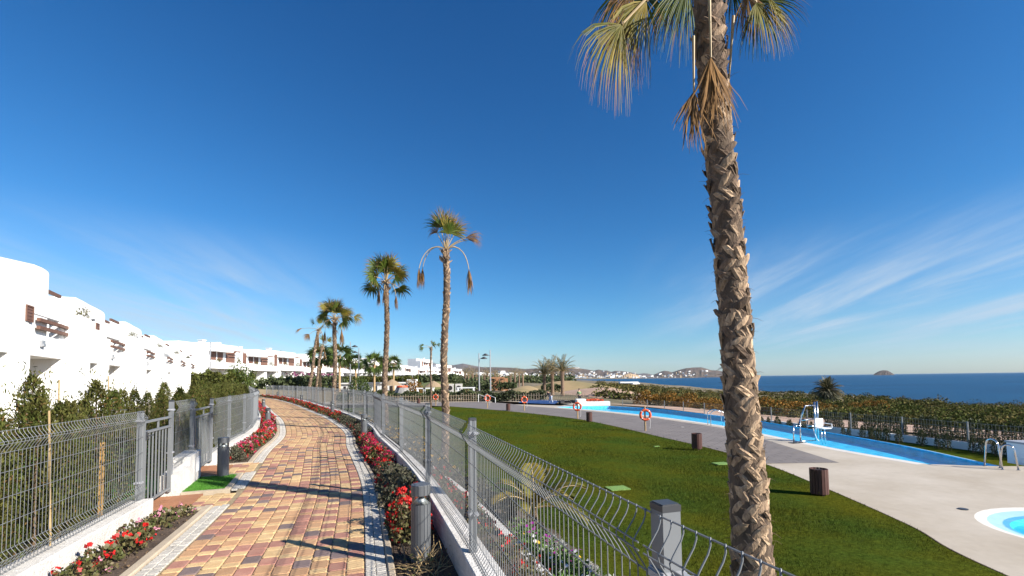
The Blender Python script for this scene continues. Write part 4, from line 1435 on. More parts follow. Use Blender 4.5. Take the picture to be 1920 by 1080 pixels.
# canes and stakes tied among the conifers
CANES = [((93, 880), 4.62, (92, 770), 'pale bamboo cane standing by the near left fence, leftmost'), ((205, 800), 7.6, (203, 705), 'thin bamboo cane rising out of the left hedge'),
         ((155, 780), 6.2, (169, 725), 'leaning bamboo cane at the top of the left hedge'), ((110, 760), 5.8, (111, 712), 'short upright bamboo cane topping the left hedge')]
for (bx, by), Yc, (tx, ty), lab in CANES:
    a, c = at(bx, by, Y=Yc), at(tx, ty, Y=Yc)
    g = a + (a - c) * ((a.z) / max(.1, c.z - a.z)); 
    b = MB(); b.tube([g, a, c], .009, 6); tag(b.build('bamboo_cane', MT['cane']), lab, 'cane')
a = C(sY(6.1, -2.3), -2.30, 0); b = MB(); b.box((a.x, a.y, .50), (.04, .04, 1.0), .3); tag(b.build('stake', MT['stake']), 'orange wooden stake behind the near left fence by the first gate', 'stake')
# garden turf behind the fence
tag(strip('garden_lawn', [(-7.5, -.02), (-5, -.04), (-2.3, -.04)], sY(6.6, -3), sY(16, -3), MT['turf'], 1.0), 'bright green garden lawn behind the gates', 'lawn', kind='structure')

# ================================================================== PALMS
def frond(b, base, dir0, Lp, Rb, kind, rs, spread=115, droop=.9, nseg=34, pet_droop=.6, twist=0.0, tip_w=1.0, normal=None):
    """fan leaf: stalk bending under its weight, then a pleated fan whose split ends hang"""
    p = Vector(base); d = Vector(dir0).normalized()
    pts = [p.copy()]
    k = 6
    for i in range(k):
        d = (d + Vector((0, 0, -1)) * pet_droop / k).normalized()
        p = p + d * Lp / k; pts.append(p.copy())
    b.tube(pts, [.022 - .010 * i / k for i in range(k + 1)], 5, 1)
    # plane of the blade
    side = d.cross(Vector((0, 0, 1)))
    if side.length < .2: side = d.orthogonal()
    side.normalize()
    nrm = side.cross(d).normalized()
    if twist:
        rot = Matrix.Rotation(twist, 3, d); side = rot @ side; nrm = rot @ nrm
    sp = R(spread)
    for i in range(nseg):
        th = -sp + 2 * sp * (i + .5) / nseg + rs.uniform(-.02, .02)
        e = (d * math.cos(th) + side * math.sin(th)).normalized()
        cup = nrm * .10
        L_ = Rb * (.74 + .26 * math.cos(th * .75)) * rs.uniform(.86, 1.06)
        q = p.copy(); v = (e + cup).normalized()
        P4 = [q.copy()]
        n4 = 5
        g0 = droop * rs.uniform(.6, 1.4)
        for j in range(n4):
            v = (v + Vector((0, 0, -1)) * g0 * ((j + 1) / n4) ** 1.6 * .8 + Vector((rs.normal(), rs.normal(), rs.normal())) * .03).normalized()
            q = q + v * L_ / n4; P4.append(q.copy())
        wmax = 2 * sp / nseg * L_ * .45 * tip_w
        wd = [.006, wmax * .55, wmax * .9, wmax * .62, wmax * .30, .002]
        lat = side * math.cos(th) - d * math.sin(th)
        vs = []
        for a, w in zip(P4, wd):
            vs += [a - lat * w * .5 - nrm * w * .18, a + lat * w * .5 - nrm * w * .18 if i % 2 else a + lat * w * .5 + nrm * w * .18]
        mi = 0
        b.add(vs, [(2 * j, 2 * j + 1, 2 * j + 3, 2 * j + 2) for j in range(3)], 0)
        # browned tips
        b.add(vs[6:], [(0, 1, 3, 2), (2, 3, 5, 4)], 2 if rs.uniform() < (.22 if kind == 'g' else .6 if kind == 'y' else 1) else 0)


KM = {'g': 'frond', 'y': 'frondy', 'd': 'frondd'}


def dead_bundle(b, base, dir0, Lp, Lb, rs, pet_droop=2.2, n=26):
    """withered leaf: arched stalk with a collapsed bunch hanging straight down"""
    p = Vector(base); d = Vector(dir0).normalized(); pts = [p.copy()]
    k = 8
    for i in range(k):
        d = (d + Vector((0, 0, -1)) * pet_droop / k).normalized(); p = p + d * Lp / k; pts.append(p.copy())
    b.tube(pts, [.02 - .009 * i / k for i in range(k + 1)], 5, 1)
    for i in range(n):
        q = p.copy(); a = rs.uniform(0, 6.28); o = Vector((math.cos(a), math.sin(a), 0)) * rs.uniform(.1, .42)
        v = (d * .5 + o + Vector((0, 0, -.9))).normalized(); L_ = Lb * rs.uniform(.65, 1.05)
        P4 = [q.copy()]
        for j in range(4):
            v = (v + Vector((0, 0, -.45)) + Vector((rs.normal(), rs.normal(), 0)) * .10).normalized(); q = q + v * L_ / 4; P4.append(q.copy())
        lat = Vector((math.sin(a), -math.cos(a), 0)); w = .030
        wd = [.01, w, w, w * .6, .002]; vs = []
        for c, ww in zip(P4, wd): vs += [c - lat * ww * .5, c + lat * ww * .5]
        b.add(vs, [(2 * j, 2 * j + 1, 2 * j + 3, 2 * j + 2) for j in range(4)], 0 if i % 4 else 2)


def trunk_tube(pts, rad, n=14):
    b = MB(); b.tube(pts, rad, n); return b


def boot_shape(w, h, out, lean, rr=.19):
    """old leaf base: curved strap, cut square at the top, standing off the trunk"""
    vs = []
    for t, o_, k in ((0, -.004, .85), (.35, .006, 1.0), (.7, .012, .92), (1.0, .010 + out * .6, .70)):
        x0 = lean * t * h
        z = t * h
        vs += [(x0 - w * k / 2, o_ - .010, z), (x0 - w * k / 4, o_ + .004, z), (x0 + w * k / 4, o_ + .004, z), (x0 + w * k / 2, o_ - .010, z)]
    vs = [((rr + y) * math.sin(x / rr), (rr + y) * math.cos(x / rr) - rr, z) for x, y, z in vs]     # wrapped round the stem
    fs = []
    for i in range(3):
        for j in range(3):
            a = i * 4 + j; fs.append((a, a + 1, a + 5, a + 4))
    # thickness of the cut end
    o = len(vs)
    vs += [(x, y - .016, z - .004) for x, y, z in vs[12:16]]
    fs += [(12 + j, 13 + j, o + 1 + j, o + j) for j in range(3)]
    return vs, fs


def palm_trunk(parent, pts, rad, rs, n_rows, per_row, w, h, individual=0, rr=.11):
    """pts: centre line (world, relative to parent); leaf bases in a criss-cross"""
    pts = [Vector(p) for p in pts]
    b = trunk_tube(pts, [r - .03 * r / .2 for r in rad]); tr = b.build('trunk', MT['bark'], parent, True)
    cum = [0.0]
    for a, c in zip(pts, pts[1:]): cum.append(cum[-1] + (c - a).length)
    T = cum[-1]
    def on(s):
        x = [float(np.interp(s, cum, [p[i] for p in pts])) for i in range(3)]
        t = Vector([float(np.interp(min(s + .1, T), cum, [p[i] for p in pts])) for i in range(3)]) - Vector([float(np.interp(max(s - .1, 0), cum, [p[i] for p in pts])) for i in range(3)])
        return Vector(x), t.normalized(), float(np.interp(s, cum, rad))
    mes = []
    for k in range(6):
        lean = (.75, -.75, .58, -.58, .95, -.95)[k]
        bb = MB(); bb.add(*boot_shape(w * (.9 + .1 * (k % 3)), h * (1.08 - .08 * (k % 3)), .002 + .006 * (k % 4), lean, rr)); mes.append((bb.v, bb.f, bb.mesh('leaf_base', MT['boot']), bb.mesh('leaf_base', MT['boot2'])))
    jb = MB(); cand = []
    for r_ in range(n_rows):
        s = T * (r_ + .3) / n_rows
        for j in range(per_row):
            fam = r_ % 2
            phi = 2 * math.pi * (j + .5 * ((r_ // 2) % 2)) / per_row + rs.normal(0, .10)
            cand.append((s + rs.normal(0, .02), phi, (fam + 2 * rs.randint(0, 3)), rs.uniform(.8, 1.15), rs.uniform(-.16, .16)))
    # pieces nearest to the eye become parts of their own
    def key(c):
        p, t, r_ = on(c[0])
        face = math.cos(c[1] - math.atan2(-1, -.35))
        return -face
    order = sorted(range(len(cand)), key=lambda i: key(cand[i]))
    sel = set(order[:individual])
    for i, (s, phi, k, sc, tw) in enumerate(cand):
        p, t, r_ = on(s)
        out = Vector((math.cos(phi), math.sin(phi), 0)); out = (out - t * out.dot(t)).normalized()
        sd_ = out.cross(t).normalized()
        M3 = Matrix((sd_, out, t)).transposed() @ Matrix.Rotation(tw, 3, 'Y')
        pos = p + out * (r_ - .035 * r_ / .2)
        vsc, fsc, me, me2 = mes[k]
        dk = rs.uniform() < (max(.12, min(.85, (s / T - .30) * 1.5)) if individual else .38)
        if dk: me = me2
        if i in sel:
            o = link('leaf_base', me, tr, pos); o.rotation_euler = M3.to_euler(); o.scale = (sc, 1, sc)
        else:
            jb.add([pos + M3 @ Vector((x * sc, y, z * sc)) for x, y, z in vsc], fsc, int(dk))
    if jb.v:
        o = jb.build('leaf_base_cover' if individual else 'leaf_bases', [MT['boot'], MT['boot2']], tr)
        o['kind'] = 'stuff'
    return tr, on, T


MATF = {k: [MT[v], MT['petiole'], MT['frondd']] for k, v in KM.items()}
# --- the big palm in front
bp_px = [(1328, -95, .165), (1328, 0, .17), (1333, 100, .165), (1341, 200, .165), (1350, 300, .165), (1362, 400, .165), (1370, 500, .17), (1378, 600, .175), (1386, 700, .182), (1393, 800, .192), (1402, 900, .205), (1408, 1000, .22), (1412, 1080, .232), (1416, 1180, .25), (1418, 1262, .27)]
bigY = 4.9
bpts = [at(x, y, Y=bigY) for x, y, _ in bp_px][::-1]
brad = [r for _, _, r in bp_px][::-1]
base = bpts[0].copy()
big = thing('palm_tree', 'big fan palm with rough criss-cross trunk towering in front of the pool', 'palm tree', base)
tr, on, T = palm_trunk(big, [p - base for p in bpts], brad, np.random.RandomState(5), 74, 9, .104, .165, 290, .16)
rs = np.random.RandomState(77)
# loose fibres on the trunk
b = MB()
for i in range(420):
    s = rs.uniform(.5, T - .05); p, t, r_ = on(s); phi = rs.uniform(0, 6.28); o = Vector((math.cos(phi), math.sin(phi), 0))
    a = p + o * (r_ * .9); c = a + o * rs.uniform(.02, .07) + Vector((rs.normal() * .03, rs.normal() * .03, rs.uniform(-.05, .06)))
    b.tube([a, (a + c) / 2 + Vector((0, 0, .01)), c], [.0025, .002, .0008], 3, cap=False)
o = b.build('trunk_fibres', MT['twig'], tr); o['kind'] = 'stuff'


def bigfrond(hub_px, tip_px, dY, kind, base_px, Rb, spread, droop, nseg=40, twist=0.0):
    """a leaf whose stalk runs from the crown to the hub of its fan"""
    bs = at(*base_px, Y=bigY) - base; hub = at(*hub_px, Y=bigY + dY) - base; tip = at(*tip_px, Y=bigY + dY * 1.25) - base
    fb = MB()
    p0, p1 = Vector(bs), Vector(hub)
    mid = (p0 + p1) / 2 + Vector((0, 0, .10 * (p1 - p0).length))
    fb.tube([p0, (p0 + mid) / 2 + Vector((0, 0, .03)), mid, (p1 + mid) / 2, p1], [.022, .02, .017, .014, .012], 6, 1)
    d = (tip - hub).normalized()
    tmp = MB(); frond(tmp, p1 - d * .02, d, .02, Rb, kind, rs, spread, droop, nseg, 0.0, twist)
    fb.add(tmp.v, tmp.f); fb.m[-len(tmp.f):] = tmp.m
    return fb.build('frond', MATF[kind], big)


bigfrond((1166, 46), (1112, 135), -.25, 'y', (1318, -70), .92, 56, 1.25, 56, 1.25)
bigfrond((1180, 30), (1165, 110), -.05, 'd', (1318, -72), .80, 45, .8, 40, 1.2)
bigfrond((1212, 2), (1160, 95), -.12, 'y', (1318, -74), .88, 50, 1.3, 50, 1.1)
bigfrond((1190, -20), (1140, 60), .1, 'd', (1318, -76), .80, 40, 1.4, 36, .9)
bigfrond((1440, -6), (1478, 55), .0, 'y', (1338, -80), .62, 60, 1.3, 40, .9)
bigfrond((1262, -20), (1235, 60), .15, 'y', (1322, -82), .75, 45, 1.1, 40, -1.1)
bigfrond((1205, -8), (1185, 60), .25, 'g', (1318, -80), .85, 70, .9, 50, -1.2)
bigfrond((1170, -25), (1150, 40), .5, 'g', (1318, -80), .7, 60, .9, 44, 1.2)
bigfrond((1290, -30), (1252, 80), -.2, 'g', (1322, -85), .85, 44, .7, 46, 1.3)
bigfrond((1300, -35), (1285, 50), .3, 'g', (1324, -85), .66, 60, .8, 40, 1.2)
bigfrond((1418, 6), (1468, 66), -.1, 'y', (1338, -75), .72, 72, 1.2, 54, 1.1)
bigfrond((1422, 0), (1462, 40), .1, 'g', (1338, -78), .66, 80, .9, 50, -1.1)
bigfrond((1400, -12), (1412, 60), .05, 'd', (1338, -78), .55, 40, .9, 24, 1.2)
bigfrond((1372, -28), (1378, 30), .15, 'g', (1335, -85), .55, 60, .8, 40, 1.2)
for q in range(7):   # crown above the frame
    a = 2 * math.pi * q / 7
    top = at(1328, -95, Y=bigY) - base
    fb = MB(); frond(fb, top, (math.cos(a) * .7, math.sin(a) * .7, .8), 1.0, .8, 'g', rs, 110, .7, 36, .5); fb.build('frond', MATF['g'], big)


def hanging(px0, px1, px2, dY, n=40):
    b = MB(); a, c, e = (at(*q, Y=bigY + dY) - base for q in (px0, px1, px2))
    b.tube([a, (a + c) / 2, c], [.016, .012, .009], 6, 1)
    L_ = (e - c).length
    for i in range(n):
        q = c.copy(); v = (e - c).normalized() + Vector((rs.normal() * .22, rs.normal() * .12, rs.normal() * .1)); v.normalize()
        P4 = [q.copy()]; LL = L_ * rs.uniform(.55, 1.1)
        for j in range(4):
            v = (v + Vector((rs.normal() * .10, rs.normal() * .06, -.12))).normalized(); q = q + v * LL / 4; P4.append(q.copy())
        w = .016; vs = []
        for P_, ww in zip(P4, (.006, w, w * .9, w * .6, .002)): vs += [P_ - Vector((ww / 2, 0, 0)), P_ + Vector((ww / 2, ww * .2, 0))]
        b.add(vs, [(2 * j, 2 * j + 1, 2 * j + 3, 2 * j + 2) for j in range(4)], 0 if i % 5 else 2)
    o = b.build('hanging_dead_frond', MATF['d'], big)


hanging((1300, 68), (1301, 172), (1300, 282), -.20, 46)
hanging((1330, -10), (1333, 108), (1345, 250), -.23, 60)
hanging((1375, 30), (1367, 150), (1362, 190), -.05, 12)
b = MB(); a = at(1366, 150, Y=bigY - .05) - base; 


def palm(label, x, y, z, spec, trunk_r, top, seed, rows, lean=(0, 0), scale=1.0, per=7):
    """spec: (azimuth deg [0 = +x], elevation deg, kind, stalk, blade, spread, droop, stalk droop)"""
    rs_ = np.random.RandomState(seed)
    t = thing('palm_tree', label, 'palm tree', (x, y, z))
    H = top - z
    pts = [(lean[0] * (k / 8) ** 1.5 + .04 * math.sin(k * 1.3 + seed), lean[1] * (k / 8), H * k / 8) for k in range(9)]
    rad = [trunk_r * .80 * np.interp(k / 8, [0, .1, .5, .9, 1], [1.25, 1.08, 1.0, .95, .9]) for k in range(9)]
    palm_trunk(t, pts, rad, rs_, int(rows * 1.25), per, .085, .14)
    tp = Vector(pts[-1])
    for az, el, kind, Lp, Rb, spread, droop, pd, *tw_ in spec:
        a, e = R(az), R(el)
        d = (math.cos(a) * math.cos(e), math.sin(a) * math.cos(e), math.sin(e))
        b = MB()
        if kind == 'h':
            dead_bundle(b, tp, d, Lp, Rb, rs_, pd); b.build('hanging_dead_frond', MATF['d'], t)
        else:
            frond(b, tp, d, Lp, Rb, kind, rs_, spread, droop, 34, pd, tw_[0] if tw_ else rs_.uniform(.3, 1.1) * (1 if rs_.uniform() < .5 else -1), 1.6); b.build('frond', MATF[kind], t)
    # short stubs of cut stalks under the crown
    b = MB()
    for i in range(26):
        q = rs_.uniform(0, 6.28); zz = H - rs_.uniform(0, .45); o = Vector((math.cos(q), math.sin(q), 0))
        c = Vector((pts[-1][0], pts[-1][1], zz)); b.tube([c + o * trunk_r * .6, c + o * (trunk_r + .06) + Vector((0, 0, .12))], [.02, .014], 4)
    o = b.build('stalk_stubs', MT['boot'], t); o['kind'] = 'stuff'
    return t


P2, P3, P4, P5, P6, P7 = (at(833, 800, Y=15.6), at(722, 800, Y=20.8), at(627, 760, Y=28.5), at(577, 750, Y=41), at(590, 745, Y=48), at(808, 740, Y=50))
palm('tall sparse fan palm with arched dead fronds, second tallest trunk, behind the fence', P2.x, P2.y, -1.15,
     [(115, 80, 'g', .75, .85, 62, .25, .06, .0), (170, 78, 'g', .80, .80, 60, .45, .1, 1.5), (165, 66, 'd', .7, .55, 50, 1.2, .2, 1.4), (60, 84, 'y', .55, .98, 42, .25, .05, .1), (30, 74, 'y', .6, .85, 50, .4, .1, 1.4),
      (15, 66, 'y', .6, .70, 80, .9, .2, 1.3), (-60, 66, 'g', .55, .7, 80, .7, .2, .3), (0, 50, 'd', .80, .75, 30, 1.0, .7, 1.4), (5, 46, 'd', .85, .6, 26, 1.2, .7, 1.4), (185, 55, 'h', 1.35, .72, 0, 0, 3.4), (165, 62, 'h', 1.3, .78, 0, 0, 3.6), (-5, 58, 'h', 1.3, .72, 0, 0, 3.9), (20, 66, 'h', 1.35, .85, 0, 0, 4.2)], .165, 6.1, 12, 44, (.10, 0))
SP = []
SP += [(90, 88, 'g', .35, .80, 80, .3, .05, .1), (200, 82, 'g', .40, .85, 70, .3, .1, 1.4), (-20, 80, 'g', .40, .85, 70, .3, .1, 1.4), (180, 40, 'y', .45, .75, 80, .8, .3, 1.3), (0, 38, 'g', .45, .75, 80, .8, .3, 1.3)]
for i in range(13):
    SP.append((i * 137.5 % 360, (78, 25, 55, 5, 66, 38)[i % 6], 'g' if i % 5 else 'y', .75, .75, 105, .6, .5))
palm('leafy fan palm with a full green crown, next tallest after the sparse tall palm', P3.x, P3.y, -1.15,
     SP + [(-20, 20, 'h', .9, .7, 0, 0, 3.0), (200, 10, 'h', .5, .8, 0, 0, 2.6), (-90, 10, 'h', .5, .8, 0, 0, 2.6)], .16, 6.15, 13, 44, (.08, 0))
palm('leafy fan palm with long dangling dead fronds beside the sparse pair', P4.x, P4.y, -1.1,
     [(i * 137.5 % 360, (76, 20, 50, 38, 64, 8)[i % 6], 'g' if i % 4 else 'y', .75, .8, 100, .65, .5) for i in range(14)] +
     [(90, 88, 'y', .35, .9, 80, .3, .05, .1), (190, 78, 'g', .4, .9, 70, .3, .1, 1.4), (-10, 76, 'g', .4, .9, 70, .3, .1, 1.4), (180, 35, 'g', .5, .8, 80, .8, .3, 1.3), (0, 45, 'y', .5, .8, 80, .8, .3, 1.3), (0, 25, 'y', 1.2, .8, 60, 1.0, .6), (185, 20, 'h', 1.5, 1.0, 0, 0, 2.6), (170, 40, 'h', 1.1, 1.0, 0, 0, 3.6), (0, 30, 'h', .9, 1.1, 0, 0, 4), (20, 10, 'h', .8, 1.0, 0, 0, 3)], .17, 5.55, 14, 40)
palm('sparse yellow-topped fan palm, taller of the far pair', P5.x, P5.y, -1.1,
     [(90, 85, 'y', .5, .9, 60, .25, .05), (170, 60, 'g', .7, .8, 60, .5, .4), (20, 50, 'g', .7, .7, 80, .7, .5), (-50, 35, 'g', .7, .7, 80, .9, .6), (180, 20, 'd', 1.5, .8, 60, 1., .5),
      (190, -10, 'd', .9, .8, 60, 1., .6), (-10, 30, 'd', 1.4, .9, 40, 1.2, .9), (170, -30, 'h', .5, 1.1, 0, 0, 2), (10, 0, 'h', .5, 1.0, 0, 0, 2)], .185, 6.3, 15, 34, (.9, 0), per=6)
palm('sparse fan palm with few green fronds, shorter of the far pair', P6.x, P6.y, -1.1,
     [(100, 75, 'g', .6, .8, 70, .4, .1), (20, 55, 'y', .7, .9, 60, .6, .4), (160, 45, 'g', .6, .8, 70, .8, .5), (0, 20, 'y', 1.3, .8, 50, 1, .5), (-80, 35, 'g', .7, .7, 80, .9, .6),
      (180, -20, 'h', .5, 1.1, 0, 0, 2), (-10, -20, 'h', .5, 1.1, 0, 0, 2)], .17, 5.35, 16, 32, (.7, 0), per=6)
palm('slim lone fan palm with a small tattered crown beyond the second trunk', P7.x, P7.y, -1.2,
     [(90, 80, 'y', .4, .6, 70, .4, .1), (0, 40, 'g', .7, .7, 60, .9, .5), (180, 35, 'g', .8, .8, 60, .9, .5), (200, 15, 'g', .8, .7, 60, 1, .5), (60, 55, 'g', .5, .7, 70, .6, .4), (-60, 40, 'g', .5, .7, 70, .8, .5)], .145, 5.2, 17, 30, per=6)


def feather(b, base, d0, L_, rs, w=.55, n=22, bend=1.0, mi=0, lw=.045):
    """pinnate leaf"""
    p = Vector(base); d = Vector(d0).normalized(); pts = [p.copy()]; ds = [d.copy()]
    k = 8
    for i in range(k):
        d = (d + Vector((0, 0, -1)) * bend * (i + 1) / k * .28).normalized(); p = p + d * L_ / k; pts.append(p.copy()); ds.append(d.copy())
    b.tube(pts, [.03 * L_ / 2 * (1 - .85 * i / k) + .004 for i in range(k + 1)], 4, 1, cap=False)
    for i in range(n):
        t = .12 + .86 * i / (n - 1); q = t * k; j = min(int(q), k - 1); f = q - j
        o = pts[j].lerp(pts[j + 1], f); e = ds[j].lerp(ds[j + 1], f).normalized()
        s = e.cross(Vector((0, 0, 1)));
        if s.length < .1: s = Vector((1, 0, 0))
        s.normalize(); u = s.cross(e)
        ln = w * (math.sin(math.pi * min(1, .12 + t * .9)) ** .6) * rs.uniform(.85, 1.1)
        for sg in (-1, 1):
            v = (e * .75 + s * sg * .85 + u * .25).normalized()
            m_ = o + v * ln * .55; c = o + v * ln + Vector((0, 0, -.12 * ln))
            a = e * lw * .5
            b.add([o - a * .6, m_ - a, c, m_ + a], [(0, 1, 2, 3)], mi)


def date_palm(label, x, y, z, th, tr, L_, n, seed, group=None, m='dleaf', upright=.5, cat_='palm tree', low=-.2, nl=20, w=.5, lw=.05):
    rs_ = np.random.RandomState(seed)
    t = thing('date_palm', label, cat_, (x, y, z), 0, group)
    b = MB(); k = 7
    prof = [(tr * (1.25 if i == 0 else 1 + .06 * (i % 2)) * (1.15 if i > k - 2 else 1), th * i / k) for i in range(k + 1)]
    b.lathe(prof, 9); b.build('trunk', MT['boot2'], t)
    for i in range(n):
        a = i * 2.399963; e = upright + (low - upright) * (i / n) + rs_.normal(0, .07)
        e = max(-1.2, min(1.5, e))
        fb = MB(); feather(fb, (0, 0, th), (math.cos(a) * math.cos(e), math.sin(a) * math.cos(e), math.sin(e)), L_ * rs_.uniform(.85, 1.1), rs_, w, nl, rs_.uniform(.7, 1.2), 0, lw * L_ / 2)
        fb.build('frond', [MT[m], MT['petiole']], t)
    return t


# young palm on the bank
yp = at(1003, 985, z=-.80)
t = thing('young_palm', 'small yellow-green young palm with feathery leaves behind the fence', 'palm tree', (yp.x, yp.y, -.85))
rs = np.random.RandomState(19)
b = MB(); b.lathe([(.05, 0), (.06, .15), (.035, .4)], 8); b.build('trunk', MT['boot'], t)
for i, (a, e) in enumerate(((100, 80), (60, 70), (0, 45), (180, 55), (-60, 50), (-100, 35), (30, 30), (140, 25), (-20, 15), (-140, 40))):
    fb = MB(); a, e = R(a), R(e); feather(fb, (0, 0, .35), (math.cos(a) * math.cos(e), math.sin(a) * math.cos(e), math.sin(e)), rs.uniform(.75, 1.05), rs, .34, 36, 1.0, 0, .040)
    fb.build('frond', [MT['frondy'], MT['petiole']], t)

# ================================================================== WHITE HOUSES
WH = MT['white']


def terrace_plant(p, sc, lab, group=None, m='leaf'):
    rs_ = np.random.RandomState(int(abs(p[0] * 31 + p[1] * 17)) % 9999)
    P, u = dome_pts(160, .35 * sc, .55 * sc, rs_, .4, 0, .3)
    V, Fq = leaves(P, .12 * sc, rs_, .4, .8, u)
    o = link('terrace_plant', npmesh('terrace_plant', V, Fq, MT[m]), None, p)
    return tag(o, lab, 'plant', group)


def window(parent, x, y, z, w, h, m=None, louvre=True, face='x'):
    """brown shuttered window in a wall facing +x, proud of it, with slats"""
    b = MB()
    fwd = .045
    for (dy, dz, sy_, sz_) in ((-w / 2 - .03, 0, .06, h + .12), (w / 2 + .03, 0, .06, h + .12), (0, h / 2 + .03, w - .002, .06), (0, -h / 2 - .03, w - .002, .06)):
        b.box((x + fwd / 2, y + dy, z + dz), (fwd, sy_, sz_))
    f = b.build('window', MT['brown'], parent)
    b = MB(); b.box((x + .008, y, z), (.012, w - .004, h - .004))
    if louvre:
        n = max(4, int(h / .14))
        for i in range(n):
            b.box((x + .022, y, z - h / 2 + (i + .5) * h / n), (.02, w - .02, h / n * .55))
    b.build('shutter', m or MT['shutter'], f)
    return f


def beams(parent, x0, x1, y0, y1, z, n, along='y', t=.11):
    for i in range(n):
        b = MB()
        if along == 'y':
            x = x0 + (x1 - x0) * i / max(1, n - 1); b.box((x, (y0 + y1) / 2, z), (t, y1 - y0, t * 1.25))
        else:
            y = y0 + (y1 - y0) * i / max(1, n - 1); b.box(((x0 + x1) / 2, y, z), (x1 - x0, t, t * 1.25))
        b.build('pergola_beam', MT['brown'], parent)


FA = math.atan2(1, -.557) - math.pi / 2      # facade turn
LU = math.hypot(1, .557)


def row_house(Y0, LY, label, k):
    """one house of the near terrace; local y runs along the facade, +x faces the promenade"""
    ox = -8.5 - .557 * Y0
    L_ = LY * LU
    h = thing('white_house', label, 'house', (ox, Y0, 0), FA, 'white terraced houses along the left of the promenade')
    f = L_ / 11.1
    def yy(v): return v * f
    z0, zl, zp = -.2, 2.9, 4.75
    # openings along the front: narrow 0.7-2.5, wide porch 3.3-7.4
    op = [(yy(.7), yy(2.4)), (yy(3.35), yy(7.7))]
    b = MB()
    cur = 0.0
    for a, c in op + [(L_, L_)]:
        if a > cur: b.bbox((-.35, cur + (0.001 if cur == 0 else 0), z0), (0, a, zl))
        cur = c
    # lintel band with a slot over the porch
    b.bbox((-.35, .001, zl), (0, L_ - .001, 3.75))
    sl = (yy(4.0), yy(7.3))
    b.bbox((-.35, .001, 3.75), (0, sl[0], 4.55)); b.bbox((-.35, sl[1], 3.75), (0, L_ - .001, 4.55))
    b.bbox((-.35, .001, 4.55), (-.001, L_ - .001, zp))
    # pillar block carrying planters
    b.bbox((.0, yy(7.9), z0), (.55, yy(9.6), zp + .18))
    b.bbox((.0, yy(2.55), z0), (.32, yy(3.2), zl + .5))
    b.build('front_wall', WH, h)
    b = MB(); b.bbox((-3.6, .001, z0), (-3.3, L_ - .001, zl)); b.bbox((-3.3, .001, z0), (-.35, .25, zl)); b.bbox((-3.3, yy(2.9), z0), (-.36, yy(3.1), zl)); b.bbox((-3.3, yy(7.75), z0), (-.36, yy(8.0), zl))
    b.bbox((-3.6, .002, zl + .002), (-.352, L_ - .002, zl + .25))
    b.build('porch', WH, h)
    b = MB(); b.bbox((-3.3, yy(3.5), z0), (-3.24, yy(4.6), 2.15)); d = b.build('door', MT['dark'], h)
    b = MB(); b.tube([(-3.2, yy(4.45), 1.0), (-3.2, yy(4.45), 1.3)], .02, 5); b.build('handle', MT['steel'], d)
    window(h, -3.3, yy(6.2), 1.35, 1.4, 1.5, MT['dark'], False)
    window(h, -3.3, yy(1.6), 1.35, .9, 1.4, MT['shutter'])
    # upper storey with stepped roof line
    b = MB(); b.bbox((-8, yy(5.4), 3.2), (-1.4, yy(8.4), 5.72)); b.bbox((-8, yy(8.4), 3.2), (-2.0, L_ - .05, 5.45)); b.build('upper_storey', WH, h)
    tw = [(0.02, 3.2), (0.02, 6.74 if k < 2 else 6.2), (yy(1.2), 6.70 if k < 2 else 6.2), (yy(2.4), 6.58 if k < 2 else 6.16), (yy(3.6), 6.64 if k < 2 else 6.16), (yy(4.8), 6.60 if k < 2 else 6.14), (yy(5.3), 6.52 if k < 2 else 6.10), (yy(5.52), 6.40 if k < 2 else 6.02), (yy(5.6), 6.2 if k < 2 else 5.9), (yy(5.6), 3.2)]
    if k < 2: tw = [(0.02, 3.2), (0.02, 5.92), (yy(1.6), 6.10), (yy(3.0), 6.28), (yy(4.4), 6.46), (yy(5.2), 6.50), (yy(5.6), 6.49), (yy(5.85), 6.46), (yy(5.95), 6.38), (yy(5.95), 3.2)]
    b = MB(); b.prism(tw, -6.5, -.03 if k < 2 else -.45); b.build('tower', WH, h)
    b = MB(); b.bbox((-6, yy(8.6), 5.0), (-1.5, yy(9.7), 6.15)); b.bbox((-5.6, yy(9.9), 5.0), (-2.3, yy(10.9), 5.95)); b.build('roof_box', WH, h)
    beams(h, -1.35, -.35, yy(6.4), yy(8.5), 5.82, 3)
    # pergola slot over the porch
    beams(h, .10, .34, yy(4.6), yy(7.9), 4.02, 1); beams(h, .10, .34, yy(4.6), yy(7.9), 4.33, 1)
    window(h, .0 if k < 2 else -.45, yy(4.0), 4.48 if k < 2 else 5.0, .55, .50)
    b = MB(); b.box((.04, yy(5.3), 3.42), (.08, .34, .26)); b.box((.09, yy(5.3), 3.36), (.05, .26, .10)); b.build('wall_light', MT['galv'], h)
    b = MB(); b.box((.03, yy(1.2), 5.2), (.06, .1, .1)); b.tube([(.03, yy(1.2), 5.2), (-.2, yy(1.25), 5.22), (-.1, yy(1.5), 5.2)], .05, 6); b.build('camera_bracket', MT['dgrey'], h)
    return h, f, ox


